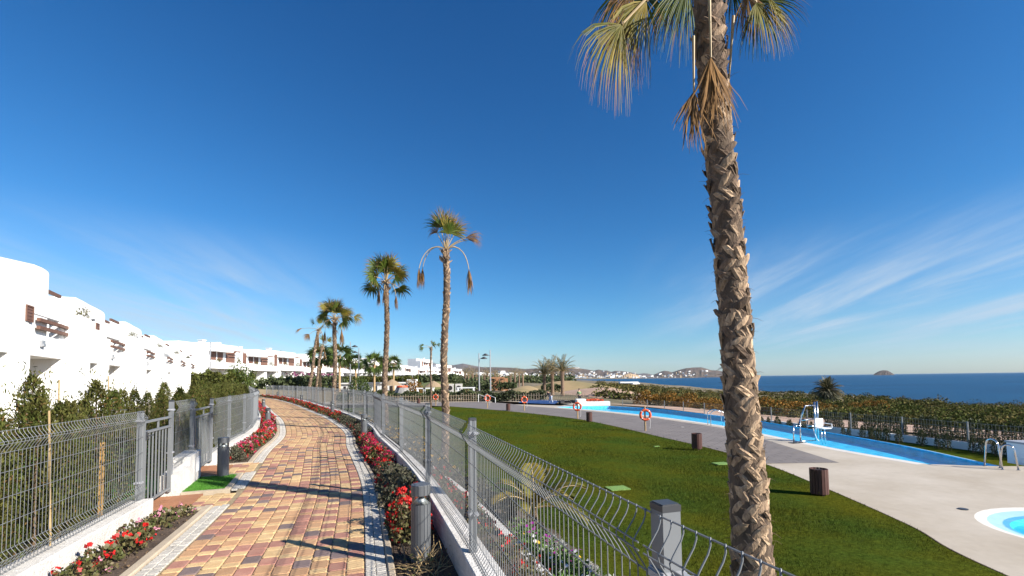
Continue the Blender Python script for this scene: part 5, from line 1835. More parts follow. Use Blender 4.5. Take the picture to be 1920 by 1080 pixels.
FAM = Matrix.Rotation(FA, 4, 'Z')
labs = ['white house at the left frame edge, nearest of the terrace', 'white house with wavy roof tower and small brown shutter', 'second white house past the wavy tower, with a planter on its pillar',
        'third white house past the wavy tower with brown roof beams', 'fourth white terraced house past the wavy tower', 'fifth white terraced house past the wavy tower', 'last white terraced house before the plain gable wall']
Yh = [4.6, 14.3, 24.0, 33.7, 43.4, 53.1, 62.8]
for k, (y0, lab) in enumerate(zip(Yh, labs)):
    h, f, ox = row_house(y0, 9.7, lab, k)
    o3 = Vector((ox, y0, 0))
    if k >= 1:
        p = o3 + FAM @ Vector((.25, 9.3 * f, 4.93)); terrace_plant(p, .9 if k == 1 else .8, lab.replace('white house', 'plant on the pillar of the white house', 1).replace('white terraced house', 'terraced house, plant on its pillar', 1)[:90] if False else f'small green plant on the front pillar of the {["", "wavy-towered", "second", "third", "fourth", "fifth", "last"][k]} terraced house')
        p = o3 + FAM @ Vector((-2.6 if k == 1 else -3, (3.3 if k == 1 else 9.4) * f, 6.28 if k == 1 else 6.14)); terrace_plant(p, 1.0, f'shrub on the roof of the {["", "wavy-towered", "second", "third", "fourth", "fifth", "last"][k]} terraced house')

# retractable awning with pale stripes on the third house and a flue on the roof behind
b = MB()
o3 = Vector((-8.5 - .557 * 44.5, 44.5, 0))
for i in range(8):
    b.add([o3 + FAM @ Vector((-1.4 + .0, .2 + i * .45, 5.55)), o3 + FAM @ Vector((-1.4, .42 + i * .45, 5.55)), o3 + FAM @ Vector((.5, .42 + i * .45 + .4, 4.9)), o3 + FAM @ Vector((.5, .2 + i * .45 + .4, 4.9))], [(0, 1, 2, 3)])
    b.add([(v + Vector((0, 0, -.03))) for v in [Vector(x) for x in b.v[-4:]]], [(3, 2, 1, 0)])
tag(b.build('awning', MT['galv']), 'striped grey and white awning over an upper terrace of the left houses', 'awning')


def far_house(x, y, rz, W_, D_, z0, H, label, group, k, plants=True):
    """two-storey white house, front towards +x"""
    h = thing('white_house', label, 'house', (x, y, z0), rz, group)
    v = k % 3
    g = H * .44
    b = MB(); b.bbox((-D_, .001, -2), (-1.6, W_ - .001, H * .88)); b.bbox((-D_, .02, H * .88), (-D_ * .45, W_ * .55, H + .3 * (v == 1)))
    b.bbox((-1.9, .02, H * .88), (-1.62, W_ - .02, H * .97)); b.bbox((-D_ * .45, W_ * .55, H * .88), (-1.95, W_ * .6, H * (1.02 - .04 * v)))
    b.build('wall', WH, h)
    for ya, yb_ in ((.05, .5), (W_ * .52, W_ * .60), (W_ - .5, W_ - .05)):
        b = MB(); b.bbox((-1.6, ya, -2), (-.02, yb_, g)); b.build('pillar', WH, h)
    b = MB(); b.bbox((-1.6, .02, g), (.35, W_ - .02, g + .28)); b.bbox((.12, .02, g + .28), (.35, W_ - .02, g + 1.0)); b.build('balcony', WH, h)
    for yy_, w_, h_ in ((W_ * .14, W_ * .10, H * .30), (W_ * .34, W_ * .13, H * .16), (W_ * .52, W_ * .13, H * .16), (W_ * .80, W_ * .24, H * .26)):
        window(h, -1.6, yy_, g + .2 + H * .25 - (H * .16 - h_) * 0, w_, h_, louvre=False)
    for yy_, w_ in ((W_ * .3, W_ * .2), (W_ * .75, W_ * .2)):
        window(h, -1.6, yy_, g * .48, w_, g * .7, MT['dark'], False)
    b = MB(); b.bbox((-1.62, W_ * .2, H * .80), (-.2, W_ * .66, H * .83)); b.build('canopy', WH, h)
    beams(h, -1.5, -.1, W_ * .68, W_ * .95, H * .83, 3)
    b = MB(); b.bbox((-D_ * .6, W_ * .72, H * .88), (-D_ * .6 + .7, W_ * .72 + .9, H + .7)); b.bbox((-D_ * .6 - .1, W_ * .72 - .1, H + .7), (-D_ * .6 + .8, W_ * .72 + 1.0, H + .78)); b.build('chimney', WH, h)
    return h


FH = []
GRP2 = 'white houses behind the hedge beyond the terrace'
ordn = ['first', 'second', 'third', 'fourth', 'fifth', 'sixth', 'seventh', 'eighth', 'ninth', 'tenth']
xb, yb = -46.5, 72.0
for k in range(9):
    z0 = .6 + .05 * k
    Hk = (7.7, 7.2, 7.5, 6.8, 7.3, 6.9, 7.2, 6.8, 7.2)[k]
    far_house(xb + (.5 * k if k < 5 else 2.5 - .0 * k), yb + k * 10.0, -.02 * (k > 4), 10.0, 11, z0, Hk, f'{ordn[k]} white two-storey house past the plain gable wall, with brown shutters', GRP2, k)
    for j, (dx, dy, dz, sc) in enumerate(((.1, 2.2, Hk * .44 + 1.0, 1.3), (.1, 7.4, Hk * .44 + 1.0, 1.6), (-3, 6.5, Hk * .9, 1.4))):
        terrace_plant((xb + (.5 * k if k < 5 else 2.5) + dx, yb + k * 10 + dy, z0 + dz), sc, 'small terrace plant on the far white houses', 'terrace plants on the far white houses', 'leaf' if j % 2 else 'thuja')
# gable wall of the first house carries a pipe
b = MB(); b.tube([(-46.3, 71.9, -1), (-46.3, 71.9, 8.0)], .09, 8); tag(b.build('drain_pipe', MT['galv']), 'grey vertical pipe at the corner of the plain white gable wall', 'pipe')
b = MB(); b.bbox((-58.5, 70.5, -2), (-46.6, 71.96, 7.9)); tag(b.build('gable_wall', WH), 'tall plain white gable wall closing the second house row', 'wall')
# houses farther away
FARH = [(-38, 172, 0, 12, .8, 6.6), (-36, 186, -.1, 12, .6, 6.2), (-35, 200, -.1, 13, .4, 6.4), (-37, 216, -.2, 13, .6, 6.6), (-36.5, 232, -.25, 13, .8, 6.6),
        (-45, 238, -.3, 13, 3.5, 9.2), (-37, 250, -.4, 12, .8, 9.2), (-32, 262, -.4, 11, 0.6, 7.4), (-55, 212, -.1, 14, 3, 8.6), (-52, 185, 0, 14, 2.2, 8.6), (-30, 190, -.3, 12, .4, 4.2), (-34.5, 285, -.4, 12, .4, 6.0)]
for k, (x, y, rz, w, z0, H) in enumerate(FARH):
    far_house(x, y, rz, w, 9, z0, H, 'distant white house behind the fan palms at the foot of the mountains', 'distant white houses at the foot of the mountains', k)

# ================================================================== MIDDLE DISTANCE ON THE LEFT
def leaf_mass(name, x0, x1, y0, y1, z0, top, n, size, m, label, cat_, kind=None, seed=0, group=None, wob=.25, up=.6):
    rs_ = np.random.RandomState(seed + 100)
    x, y = rs_.uniform(x0, x1, n), rs_.uniform(y0, y1, n)
    tp = top + wob * (np.sin(x * 1.7 + seed) * np.sin(y * 1.1) + .5 * np.sin(x * 4.1 + y * 2.2))
    z = z0 + (tp - z0) * rs_.uniform(0, 1, n) ** .5
    V, Fq = leaves(np.stack([x, y, z], -1), size, rs_, .6, up)
    return tag(link(name, npmesh(name, V, Fq, MT[m])), label, cat_, group, kind)


leaf_mass('hedge', -46, -9, 83, 86, -1.5, -.15, 9000, .45, 'hedge', 'long dark hedge in front of the low white pool building', 'hedge', seed=1)
leaf_mass('hedge', -42, -20, 98, 101, 0, 2.6, 7000, .5, 'thuja', 'green hedge with a railing on top of the low white pool building', 'hedge', seed=2)
leaf_mass('hedge', -47, -38, 62, 70, 0, 3.0, 7000, .4, 'thuja', 'olive shrubs in front of the far white houses at the end of the promenade', 'hedge', seed=3, wob=.5)
leaf_mass('hedge', -43, -34, 75, 160, 0, 2.3, 14000, .6, 'hedge', 'long hedge at the foot of the second row of white houses', 'hedge', seed=4, wob=.5)
leaf_mass('bougainvillea', -41.5, -40, 86, 108, 2.3, 3.4, 260, .4, 'boug', 'reddish flowering creeper on the terraces of the far houses', 'plant', seed=5)
leaf_mass('hedge', -30, -16, 130, 150, -1, 2.6, 6000, .8, 'hedge', 'green bank of shrubs below the distant white houses', 'hedge', seed=6, wob=.7)
leaf_mass('hedge', -24, -3, 64.5, 66, -1.3, .05, 6500, .3, 'hedge', 'dark hedge behind the far end of the pool deck, left part', 'hedge', seed=7)
leaf_mass('hedge', -3, 4.5, 63, 65, -1.3, -.05, 4500, .28, 'cyp', 'dark hedge behind the shallow pool at the far end of the deck', 'hedge', seed=8)
for x, y, sc, m, lab in ((-26, 80, 2.6, 'fleaf', 'round yellow-green bush behind the fence left of the lamp posts'), (-15.5, 72, 2.6, 'tama', 'brownish round bush beside the trunk of the leafy palm'), (-38.5, 66, 3.0, 'fleaf', 'yellow-green bush at the end of the promenade below the white houses')):
    rs_ = np.random.RandomState(int(sc * 10 + abs(x)))
    P, u = dome_pts(1100, sc * .8, sc * 1.15, rs_, .35, 0, .4); V, Fq = leaves(P, .3, rs_, .5, .5, u)
    tag(link('bush', npmesh('bush', V, Fq, MT[m]), None, (x, y, hz(x, y) - .2)), lab, 'bush')

bld = thing('pool_building', 'long low white pool building with narrow openings behind the dark hedge', 'building', (0, 0, 0))
b = MB(); b.bbox((-42, 92, -2), (-20, 97, 1.15)); b.bbox((-42.3, 91.7, 1.15), (-19.7, 97.2, 1.4)); b.build('wall', WH, bld)
for i in range(14):
    b = MB(); x = -40.5 + i * 1.5; b.bbox((x, 91.95, -.6), (x + .45, 91.99, .7)); b.build('window', MT['dark'], bld)
t = thing('metal_railing', 'dark thin railing above the low white pool building', 'railing', (0, 0, 0))
for i in range(12):
    b = MB(); b.tube([(-41.5 + i * 2.0, 92.3, 1.4), (-41.5 + i * 2.0, 92.3, 2.7)], .04, 4); b.build('post', MT['dgrey'], t)
b = MB(); b.tube([(-41.5, 92.3, 2.7), (-19.5, 92.3, 2.7)], .04, 4); b.build('rail', MT['dgrey'], t)


def fan_palm_small(x, y, z, th, L_, n, seed, label):
    rs_ = np.random.RandomState(seed)
    t = thing('palm_tree', label, 'palm tree', (x, y, z))
    b = MB(); b.lathe([(.24, 0), (.19, th * .4), (.17, th)], 8); b.build('trunk', MT['post'], t)
    for i in range(n):
        a = i * 2.399963; e = 1.35 - 1.9 * i / n + rs_.normal(0, .1)
        fb = MB(); frond(fb, (0, 0, th), (math.cos(a) * math.cos(e), math.sin(a) * math.cos(e), math.sin(e)), L_ * .45, L_ * .62, 'g', rs_, 95, .7, 16, .5, rs_.uniform(-1.2, 1.2), 1.6)
        fb.build('frond', [MT['fleaf'], MT['petiole'], MT['fleaf']], t)
    return t


for k, (pxx, ptop, pbase, Y, lab) in enumerate(((601, 653, 722, 76, 'bushy green fan palm just right of the sparse palm pair'), (637, 650, 722, 74, 'bushy green fan palm half hidden by the palm with dangling fronds'),
                                               (667, 668, 722, 88, 'small green fan palm between the two left lamp posts'), (702, 668, 720, 82, 'bushy green fan palm left of the leafy tall palm trunk'), (738, 672, 720, 90, 'small green fan palm just right of the leafy tall palm trunk'))):
    top = at(pxx, ptop, Y=Y); L_ = (2.6, 2.6, 2.1, 2.6, 2.1)[k]
    z0 = -1.2; th = top.z - z0 - L_ * .55
    fan_palm_small(top.x, Y, z0, th, L_, 26, 200 + k, lab)


def lamp(pxx, ptop, Y, side, label):
    top = at(pxx, ptop, Y=Y)
    z0 = hz(top.x, Y)
    t = thing('street_lamp', label, 'street lamp', (top.x, Y, z0), 0, 'tall slim street lamps')
    H = top.z - z0
    b = MB(); b.tube([(0, 0, 0), (0, 0, H)], [.13, .07], 8); b.build('pole', MT['galv'], t)
    b = MB(); b.tube([(0, 0, H - .9), (side * .55, 0, H - .8)], .05, 5); b.build('arm', MT['galv'], t)
    b = MB(); b.lathe([(.1, .28), (.52, .02), (.5, -.05), (.1, -.08)], 14, (side * .75, 0, H - .85)); b.build('lamp_head', MT['dgrey'], t, True)


lamp(657, 641, 80, 1, 'leftmost tall lamp post beside the small fan palm')
lamp(673, 652, 84, -1, 'second tall lamp post from the left, slightly shorter')
lamp(898, 662, 72, 1, 'tall lamp post right of the sparse palm trunk')
lamp(919, 656, 74, -1, 'tall lamp post next to the pergola columns, rightmost of the lamps')

# thatched sunshades
for pxx, ptop, pb, Y, lab in ((735, 711, 726, 78, 'thatched sunshade behind the hedge right of the leafy palm'), (813, 714, 729, 80, 'thatched sunshade left of the sparse tall palm trunk')):
    top = at(pxx, ptop, Y=Y); z0 = hz(top.x, Y)
    t = thing('sunshade', lab, 'sunshade', (top.x, Y, z0))
    b = MB(); b.tube([(0, 0, 0), (0, 0, top.z - z0)], .07, 6); b.build('pole', MT['post'], t)
    b = MB(); h = top.z - z0; b.lathe([(1.75, h - 1.05), (1.6, h - .95), (.8, h - .4), (.06, h)], 16); b.build('thatch_roof', MT['thatch'], t)
# rock fountain, water tower, shower frames, pumps
p = at(754, 750, Y=66)
t = thing('play_fountain', 'grey rock cone with an orange rim, a play fountain by the far pool', 'fountain', (p.x, 66, -1.3))
rs = np.random.RandomState(12)
b = MB(); b.lathe([(1.7, 0), (1.35, .8), (1.0, 1.6), (.72, 2.05)], 14); b.v = [(x + rs.normal() * .07, y + rs.normal() * .07, z) for x, y, z in b.v]; b.build('rock_cone', MT['rockg'], t)
b = MB(); b.lathe([(.74, 2.05), (.80, 2.12), (.74, 2.3), (.55, 2.22)], 14); b.build('rim', MT['orange'], t)
p = at(773, 735, Y=76)
t = thing('water_tower', 'white square water play tower on splayed legs', 'tower', (p.x, 76, -1.3))
b = MB(); b.box((0, 0, 2.35), (1.5, 1.2, 1.7)); b.build('tank', WH, t)
for sx_ in (-1, 1):
    for sy_ in (-1, 1):
        b = MB(); b.tube([(sx_ * .6, sy_ * .5, 1.55), (sx_ * .75, sy_ * .6, 0)], .10, 6); b.build('leg', WH, t)
b = MB(); b.tube([(.0, 0, 3.2), (0, 0, 3.9)], .03, 4); b.build('mast', MT['galv'], t)
for pxx, w, lab in ((788, .9, 'white shower frame by the far pool, leftmost'), (803, 1.2, 'white shower frame by the far pool, beside the lone palm'), (873, 2.2, 'white double shower frame by the life ring at the far deck edge')):
    p = at(pxx, 742, Y=66.5)
    t = thing('shower_frame', lab, 'frame', (p.x, 67, -1.3))
    for s_ in (-1, 1):
        b = MB(); b.box((s_ * w / 2, 0, .9), (.22, .3, 1.8)); b.build('post', WH, t)
    b = MB(); b.box((0, 0, 1.88), (w + .4, .32, .16)); b.build('lintel', WH, t)
p = at(854, 735, Y=69)
t = thing('heat_pump_stand', 'pale wall with four round dark fans beside the far deck', 'machine', (p.x, 69, -1.3))
for i, x in enumerate((-.75, .5)):
    b = MB(); b.box((x, 0, 1.35), (1.0, .4, 2.2)); u_ = b.build('casing', MT['rimw'], t)
    for z in (.85, 1.85):
        b = MB(); b.tube([(x, -.2, z), (x, -.24, z)], .34, 14); b.build('fan', MT['dark'], u_)
b = MB()
t = thing('handrail', 'white stair handrail rising at the far edge of the deck', 'railing', (0, 0, 0))
a, c = at(897, 739, Y=62), at(914, 746, Y=60)
for dx in (0, 1.0):
    b = MB(); b.tube([(a.x + dx, a.y, -1.25), (a.x + dx, a.y, a.z), (c.x + dx, c.y, c.z), (c.x + dx, c.y, -1.25)], .035, 6); b.build('rail', WH, t)

# fence round the far end of the deck: white bars in front of the hedges
t = thing('picket_fence', 'pale picket fence closing the far end of the pool deck', 'fence', (0, 0, 0))
b = MB(); b.box((0, 0, .5), (.07, .05, 1.05)); pk = b.mesh('picket', MT['picket'])
fpts = [(-22, 63.5), (-6, 64.4), (4.2, 62.3), (9.5, 58)]
n_pk = 0
for (xa, ya), (xb_, yb_) in zip(fpts, fpts[1:]):
    Ls = math.hypot(xb_ - xa, yb_ - ya); m_ = int(Ls / .34)
    for i in range(m_):
        q = i / m_; x, y = xa + (xb_ - xa) * q, ya + (yb_ - ya) * q
        link('picket', pk, t, (x, y, -1.28), (0, 0, 0), (1, 1, rnd.uniform(.85, 1.15))); n_pk += 1
    b = MB(); b.tube([(xa, ya, -.45), (xb_, yb_, -.45)], .03, 4); b.build('rail', MT['picket'], t)
    b = MB(); b.tube([(xa, ya, -1.0), (xb_, yb_, -1.0)], .03, 4); b.build('rail', MT['picket'], t)

# pergola of clay columns, mounds, date palms
t = thing('pergola', 'ruin-like pergola of clay-coloured columns with a tiled top', 'pergola', (0, 0, 0))
for i, (pxx, p0, p1) in enumerate(((922, 711, 725), (931, 710, 725), (941, 709, 726), (949, 709, 726), (927, 712, 722))):
    a, c = at(pxx, p0, Y=110 + 2 * (i % 2)), at(pxx, p1, Y=110 + 2 * (i % 2))
    b = MB(); b.box((a.x, a.y, (a.z + c.z) / 2 - .4), (.85, .85, a.z - c.z + .8)); b.build('column', MT['clay'], t)
a, c = at(918, 709.5, Y=110), at(946, 708, Y=110)
b = MB(); b.box(((a.x + c.x) / 2, 110, a.z + .1), (c.x - a.x, 1.6, .35)); b.build('beam', MT['clay'], t)


def mound(name, cx, cy, rx, ry, z0, h, m, label, seed):
    n = 26; u = np.linspace(-1, 1, n); U, V_ = np.meshgrid(u, u); r = np.sqrt(U * U + V_ * V_)
    k = np.clip(1 - r, 0, 1); z = h * (k * k * (3 - 2 * k)) * (1 + .18 * np.sin(U * 5 + seed) * np.sin(V_ * 4)) - .6
    P = np.stack([cx + U * rx, cy + V_ * ry, z0 + z], -1)
    tag(link(name, grid_mesh(name, P, MT[m])), label, 'mound', kind='structure')


def mpx(pxx, ptop, pbase, Y, wpx, m, label, seed, dep=16):
    tpt, bpt = at(pxx, ptop, Y=Y), at(pxx, pbase, Y=Y)
    mound('mound', tpt.x, Y, wpx * Y / 880 * .75, dep, bpt.z, tpt.z - bpt.z + .6, m, label, seed)


mpx(985, 724, 738, 95, 95, 'sandy', 'sandy golf mound left of the three date palms', 1)
mpx(1065, 714.5, 733, 125, 200, 'sandy', 'ochre grassy mound behind the date palm trunks', 2)
mpx(900, 716, 735, 125, 130, 'dirt', 'bare earth bank below the pergola', 3)
mpx(1120, 727, 742, 92, 200, 'dirt', 'flat pinkish dirt ground beyond the white planter', 4)
mpx(820, 716, 733, 118, 150, 'green', 'green golf bank behind the lone palm', 5)
for k, (pxx, ptop, pbase, Y, up) in enumerate(((1021, 683, 738, 74, .9), (1036, 674, 738, 76, 1.15), (1055, 673, 739, 72, 1.1))):
    top, bs = at(pxx, ptop, Y=Y), at(pxx, pbase, Y=Y)
    z0 = max(bs.z - .3, -1.9)
    Ht = top.z - z0
    date_palm(['leftmost of the three date palms by the sandy mound', 'middle of the three date palms by the sandy mound', 'rightmost of the three date palms by the sandy mound, with the thickest trunk'][k],
              bs.x, Y, z0, Ht * .66, .27 if k else .23, 3.1, 30, 300 + k, 'three date palms by the sandy mound', 'dleaf', 1.35, low=.15)
rr = random.Random(31)
for k, pxx in enumerate((872, 878, 886, 893, 908, 914, 928, 957, 965, 973, 980, 936)):
    Y = 130 + rr.uniform(-12, 25); ptop = 690 + rr.uniform(-3, 4); top = at(pxx, ptop, Y=Y)
    z0 = hz(top.x, Y) - .5
    date_palm('small date palm in the row behind the clay pergola', top.x, Y, z0, (top.z - z0) * .72, .24, 2.5, 16, 330 + k, 'date palms behind the clay pergola', 'dleafd', 1.3, low=-.1, nl=10, w=.6)
leaf_mass('shrub', -14, -2, 108, 126, -1.2, 1.0, 3000, .6, 'hedge', 'dark shrubs scattered in front of the clay pergola', 'shrub', seed=9, wob=.9)
leaf_mass('shrub', -3, 1, 104, 107, -.6, .8, 800, .5, 'hedge', 'dark low shrub right of the clay columns', 'shrub', seed=10)
leaf_mass('shrub', 5.5, 9.5, 88, 90, -1, .6, 700, .4, 'hedge', 'dark low shrub at the foot of the sandy mound', 'shrub', seed=11)

# ================================================================== POOL FURNITURE
def bin_(p, label):
    t = thing('litter_bin', label, 'bin', (p.x, p.y, p.z), .4, 'litter bins along the pool paving')
    b = MB(); b.lathe([(.165, .12), (.165, .62)], 16); b.build('liner', MT['dark'], t)
    s = MB(); s.box((0, 0, .36), (.058, .02, .60)); sm = s.mesh('slat', MT['bin'])
    for i in range(18):
        q = 2 * math.pi * i / 18
        link('slat', sm, t, (.19 * math.cos(q), .19 * math.sin(q), 0), (0, 0, q + math.pi / 2))
    for z in (.16, .58):
        b = MB(); b.lathe([(.178, z - .02), (.186, z - .02), (.186, z + .02), (.178, z + .02)], 18, cap=False); b.build('hoop', MT['dgrey'], t)
    for i in range(3):
        q = 2.1 * i; b = MB(); b.box((.15 * math.cos(q), .15 * math.sin(q), .06), (.05, .05, .13), q); b.build('leg', MT['bin'], t)
    return t


BINP = [((1537, 929), 'dark brown slatted litter bin right of the big palm trunk'), ((1307, 843), 'dark brown slatted litter bin just left of the big palm trunk'), ((1105, 791), 'dark brown slatted litter bin between two life rings, halfway along the lawn edge'),
        ((953, 770), 'small dark litter bin near the far end of the lawn edge'), ((785, 757), 'far reddish litter bin behind the fence by the lone palm')]
for (x, y), lab in BINP: bin_(at(x, y, DECK + .02), lab)


def ring_post(p, face, lab, lab2, H=1.25):
    t = thing('ring_post', lab, 'post', (p.x, p.y, p.z), face, 'life ring posts')
    b = MB(); b.tube([(0, 0, -.1), (0, 0, H - .12), (0, 0, H)], [.05, .048, .03], 8); b.build('pole', MT['post'], t)
    b = MB(); b.tube([(0, -.04, H - .20), (0, -.12, H - .20), (0, -.13, H - .13)], .012, 5); b.build('hook', MT['steel'], t)
    zc = H - .48
    r = thing('life_ring', lab2, 'life ring', (p.x, p.y, p.z + zc), face, 'orange life rings')
    def tor(a0, a1, n):
        b = MB(); Rm, rm = .27, .068
        b.tube([(Rm * math.cos(a0 + (a1 - a0) * i / n), -.125, Rm * math.sin(a0 + (a1 - a0) * i / n)) for i in range(n + 1)], rm, 10)
        return b
    for k in range(4):
        a = k * math.pi / 2 + math.pi / 4
        tor(a + .07, a + math.pi / 2 - .07, 9).build('ring_segment', MT['orange'], r, True)
        tor(a - .07, a + .07, 3).build('tape_band', MT['ringw'], r, True)
    b = MB(); b.tube([(.24, -.15, -.1), (.26, -.16, -.35), (.25, -.15, -.60), (.22, -.15, -.75)], .008, 4); b.build('rope', MT['ringw'], r)


RPS = [((1210, 808), 'nearest to the big palm'), ((1083, 785), 'second from the big palm'), ((983, 770), 'third from the big palm'), ((914, 765), 'fourth from the big palm'), ((873, 752), 'at the far deck edge beside the shower frames'), ((817, 761), 'just left of the sparse tall palm trunk')]
for (x, y), w in RPS: ring_post(at(x, y, DECK + .005), rnd.uniform(-.25, .25), f'wooden post carrying a life ring, {w}', f'orange life ring on a wooden post, {w}', 1.38 if x > 1000 else 1.5)


def grab_rail(name, label, p, rz, L_=.75, H=.85, gap=.55, drop=.35):
    t = thing(name, label, 'handrail', (p.x, p.y, DECK), rz, 'steel pool handrails')
    for s_ in (-1, 1):
        pts = [(0, s_ * gap / 2, 0)]
        for i in range(9):
            q = math.pi * (1 - i / 8); pts.append((L_ / 2 + L_ / 2 * math.cos(q), s_ * gap / 2, H - L_ * .35 + L_ * .35 * math.sin(q)))
        pts.append((L_ * 1.12, s_ * gap / 2, -drop))
        b = MB(); b.tube(pts, .022, 8); b.build('rail', MT['steel'], t, True)
    for z in (-.1, -.3):
        b = MB(); b.box((L_ * 1.1, 0, z), (.08, gap, .03)); b.build('step', MT['steel'], t)
    return t


grab_rail('pool_ladder', 'steel pool ladder rails just left of the big palm trunk', at(1330, 797.5, DECK), -.1, .8, .95, .6)
t = thing('pool_handrail', 'bent steel handrail at the near end of the pool, left one of the pair', 'handrail', (0, 0, 0), 0, 'bent steel handrails at the near pool end')
def bent(t, l, r, ptop, Yl):
    a, c, q = at(*l, DECK), at(*r, DECK), None
    mid = (a + c) / 2; tz = at(mid_px := (l[0] + r[0]) / 2, ptop, Y=mid.y).z
    pts = [a, a.lerp(c, .16) + Vector((0, 0, (tz - DECK) * .80))]
    for i in range(1, 8):
        w = math.pi * (1 - i / 8); pts.append(a.lerp(c, .5 + .33 * math.cos(w)) + Vector((0, 0, (tz - DECK) * (.80 + .20 * math.sin(w)))))
    pts += [a.lerp(c, .84) + Vector((0, 0, (tz - DECK) * .80)), c]
    b = MB(); b.tube(pts, .024, 8); b.build('rail', MT['steel'], t, True)
    for e in (a, c):
        b = MB(); b.lathe([(.05, 0), (.05, .012), (.028, .02)], 10, e); b.build('flange', MT['steel'], t)
bent(t, (1846, 874), (1880, 881), 823, 0)
t = thing('pool_handrail', 'bent steel handrail at the near end of the pool, right one of the pair', 'handrail', (0, 0, 0), 0, 'bent steel handrails at the near pool end')
bent(t, (1875, 878), (1910, 882), 834, 0)

# pool lift with its chair
lp_ = at(1500, 830, DECK)
t = thing('pool_lift', 'steel pool lift with a white seat standing at the pool edge', 'pool lift', (lp_.x, lp_.y, DECK), math.atan2(.35, 1))
m = MT['steel']
for nme, pts, r in (('post', [(-.36, 0, 0), (-.36, 0, .78)], .028), ('post', [(.05, 0, 0), (.05, 0, 1.02)], .03), ('frame', [(.05, 0, 1.0), (.42, 0, 1.62), (.98, 0, 1.62)], .032), ('frame', [(.05, 0, .98), (.95, 0, 1.02)], .025),
                    ('brace', [(-.36, 0, .74), (.05, 0, .78)], .02), ('foot', [(-.36, 0, .05), (.95, 0, .05)], .03), ('column', [(.98, 0, .03), (.98, 0, 1.78)], .035), ('column', [(1.14, 0, .03), (1.14, 0, 1.80)], .04), ('arm', [(.4, -.02, .72), (1.1, -.1, .70)], .022),
                    ('leg', [(1.0, -.25, .55), (1.02, -.28, -.1)], .025), ('leg', [(1.2, -.25, .55), (1.2, -.28, -.1)], .025)):
    b = MB(); b.tube(pts, r, 8); b.build(nme, m, t, True)
b = MB(); b.box((-.36, 0, .01), (.35, .3, .02)); b.box((.05, 0, .01), (.3, .3, .02)); b.build('base_plate', MT['dgrey'], t)
b = MB(); b.box((1.08, -.3, .62), (.50, .42, .05)); b.box((1.08, -.10, .85), (.50, .05, .38)); s_ = b.build('seat', MT['plastic'], t)
bmx = s_.modifiers.new('soft', 'BEVEL'); bmx.width = .03; bmx.segments = 3
for sg in (-1, 1):
    b = MB(); b.tube([(1.08 + sg * .31, -.10, .82), (1.08 + sg * .33, -.45, .80), (1.08 + sg * .32, -.47, .64)], .018, 6); b.build('armrest', MT['plastic'], s_)
b = MB(); b.tube([(.7, -.1, .62), (.66, -.2, .4), (.72, -.25, .15), (.9, -.2, .05)], .02, 6); b.build('hose', MT['plastic'], t, True)

# white planter corner, machinery box at the right edge
p = at(1908, 880, DECK)
t = thing('service_cabinet', 'white service cabinet at the right edge behind the steel handrails', 'cabinet', (p.x + 1.45, p.y + .75, DECK))
b = MB(); b.box((0, 0, .33), (1.1, .8, .68)); b.build('body', MT['plastic'], t); b = MB(); b.box((0, 0, .70), (1.16, .86, .06)); b.build('lid', MT['clamp'], t)
for i in range(5):
    b = MB(); b.box((-.2, -.402, .14 + i * .09), (.5, .012, .03)); b.build('louvre', MT['clamp'], t)
t = thing('planter', 'long white planter wall with red flowers at the far end of the infinity pool', 'planter', (0, 0, 0))
a, c = at(1098, 760, DECK), at(1142, 761, DECK)
b = MB(); b.bbox((a.x, a.y - .2, DECK - .3), (c.x + .4, a.y + .9, -.85)); b.bbox((a.x - 1.0, a.y - .3, DECK - .3), (a.x, a.y + .8, -.55)); b.build('wall', WH, t)
leaf_mass('flowers', a.x + .2, c.x - .2, a.y + .1, a.y + .8, -.85, -.60, 500, .12, 'orange', 'orange-red flowers growing in the long white planter', 'flowers', 'stuff', 12, wob=.05)
# pool cover, tank under repair
b = MB(); q = [at(972, 757, DECK), at(1040, 759.5, DECK), at(1052, 753.5, DECK), at(985, 751, DECK)]
n = 14; P = np.zeros((n, n, 3)); rs = np.random.RandomState(2)
for i in range(n):
    for j in range(n):
        v = q[0].lerp(q[1], j / (n - 1)).lerp(q[3].lerp(q[2], j / (n - 1)), i / (n - 1)); P[i, j] = (v.x, v.y, DECK + .12 + rs.uniform(0, .07) * (0 < i < n - 1))
tag(link('pool_cover', grid_mesh('pool_cover', P, MT['cover'])), 'dark blue cover sheet over part of the shallow pool', 'pool cover')
b = MB(); a = at(1062, 755, DECK); rr = random.Random(3)
for i in range(14): b.box((a.x + rr.uniform(-.8, 1.8), a.y + rr.uniform(-1, 1), DECK + .12), (rr.uniform(.3, .9), rr.uniform(.2, .5), .25), rr.uniform(0, 3))
tag(b.build('tool_heap', MT['hose']), 'dark heap of tools and sheets beside the working people', 'tools', kind='stuff')
# hatch covers and floor fittings
for (x, y), w, l_, lab in (((1158, 914), .55, .42, 'green square hatch cover in the lawn right of the young palm'), ((1352, 868), .5, .35, 'green hatch cover in the lawn left of the big palm trunk'), ((1231, 836), .25, .12, 'small pale patch in the lawn near the bin')):
    p = at(x, y, DECK + .06); b = MB(); b.box((p.x, p.y, DECK + .040), (w, l_, .03), .25); tag(b.build('hatch_cover', MT['hatch']), lab, 'hatch cover')
for (x, y), lab in (((1806, 955), 'small dark drain in the concrete near the paddling pool'), ((1280, 801), 'white square skimmer lid in the grey paving')):
    p = at(x, y, DECK); b = MB(); b.lathe([(.09, .0), (.09, .016), (.06, .018)], 14, (p.x, p.y, DECK)); tag(b.build('drain_cover', MT['dgrey'] if x > 1500 else MT['rimw']), lab, 'drain cover')

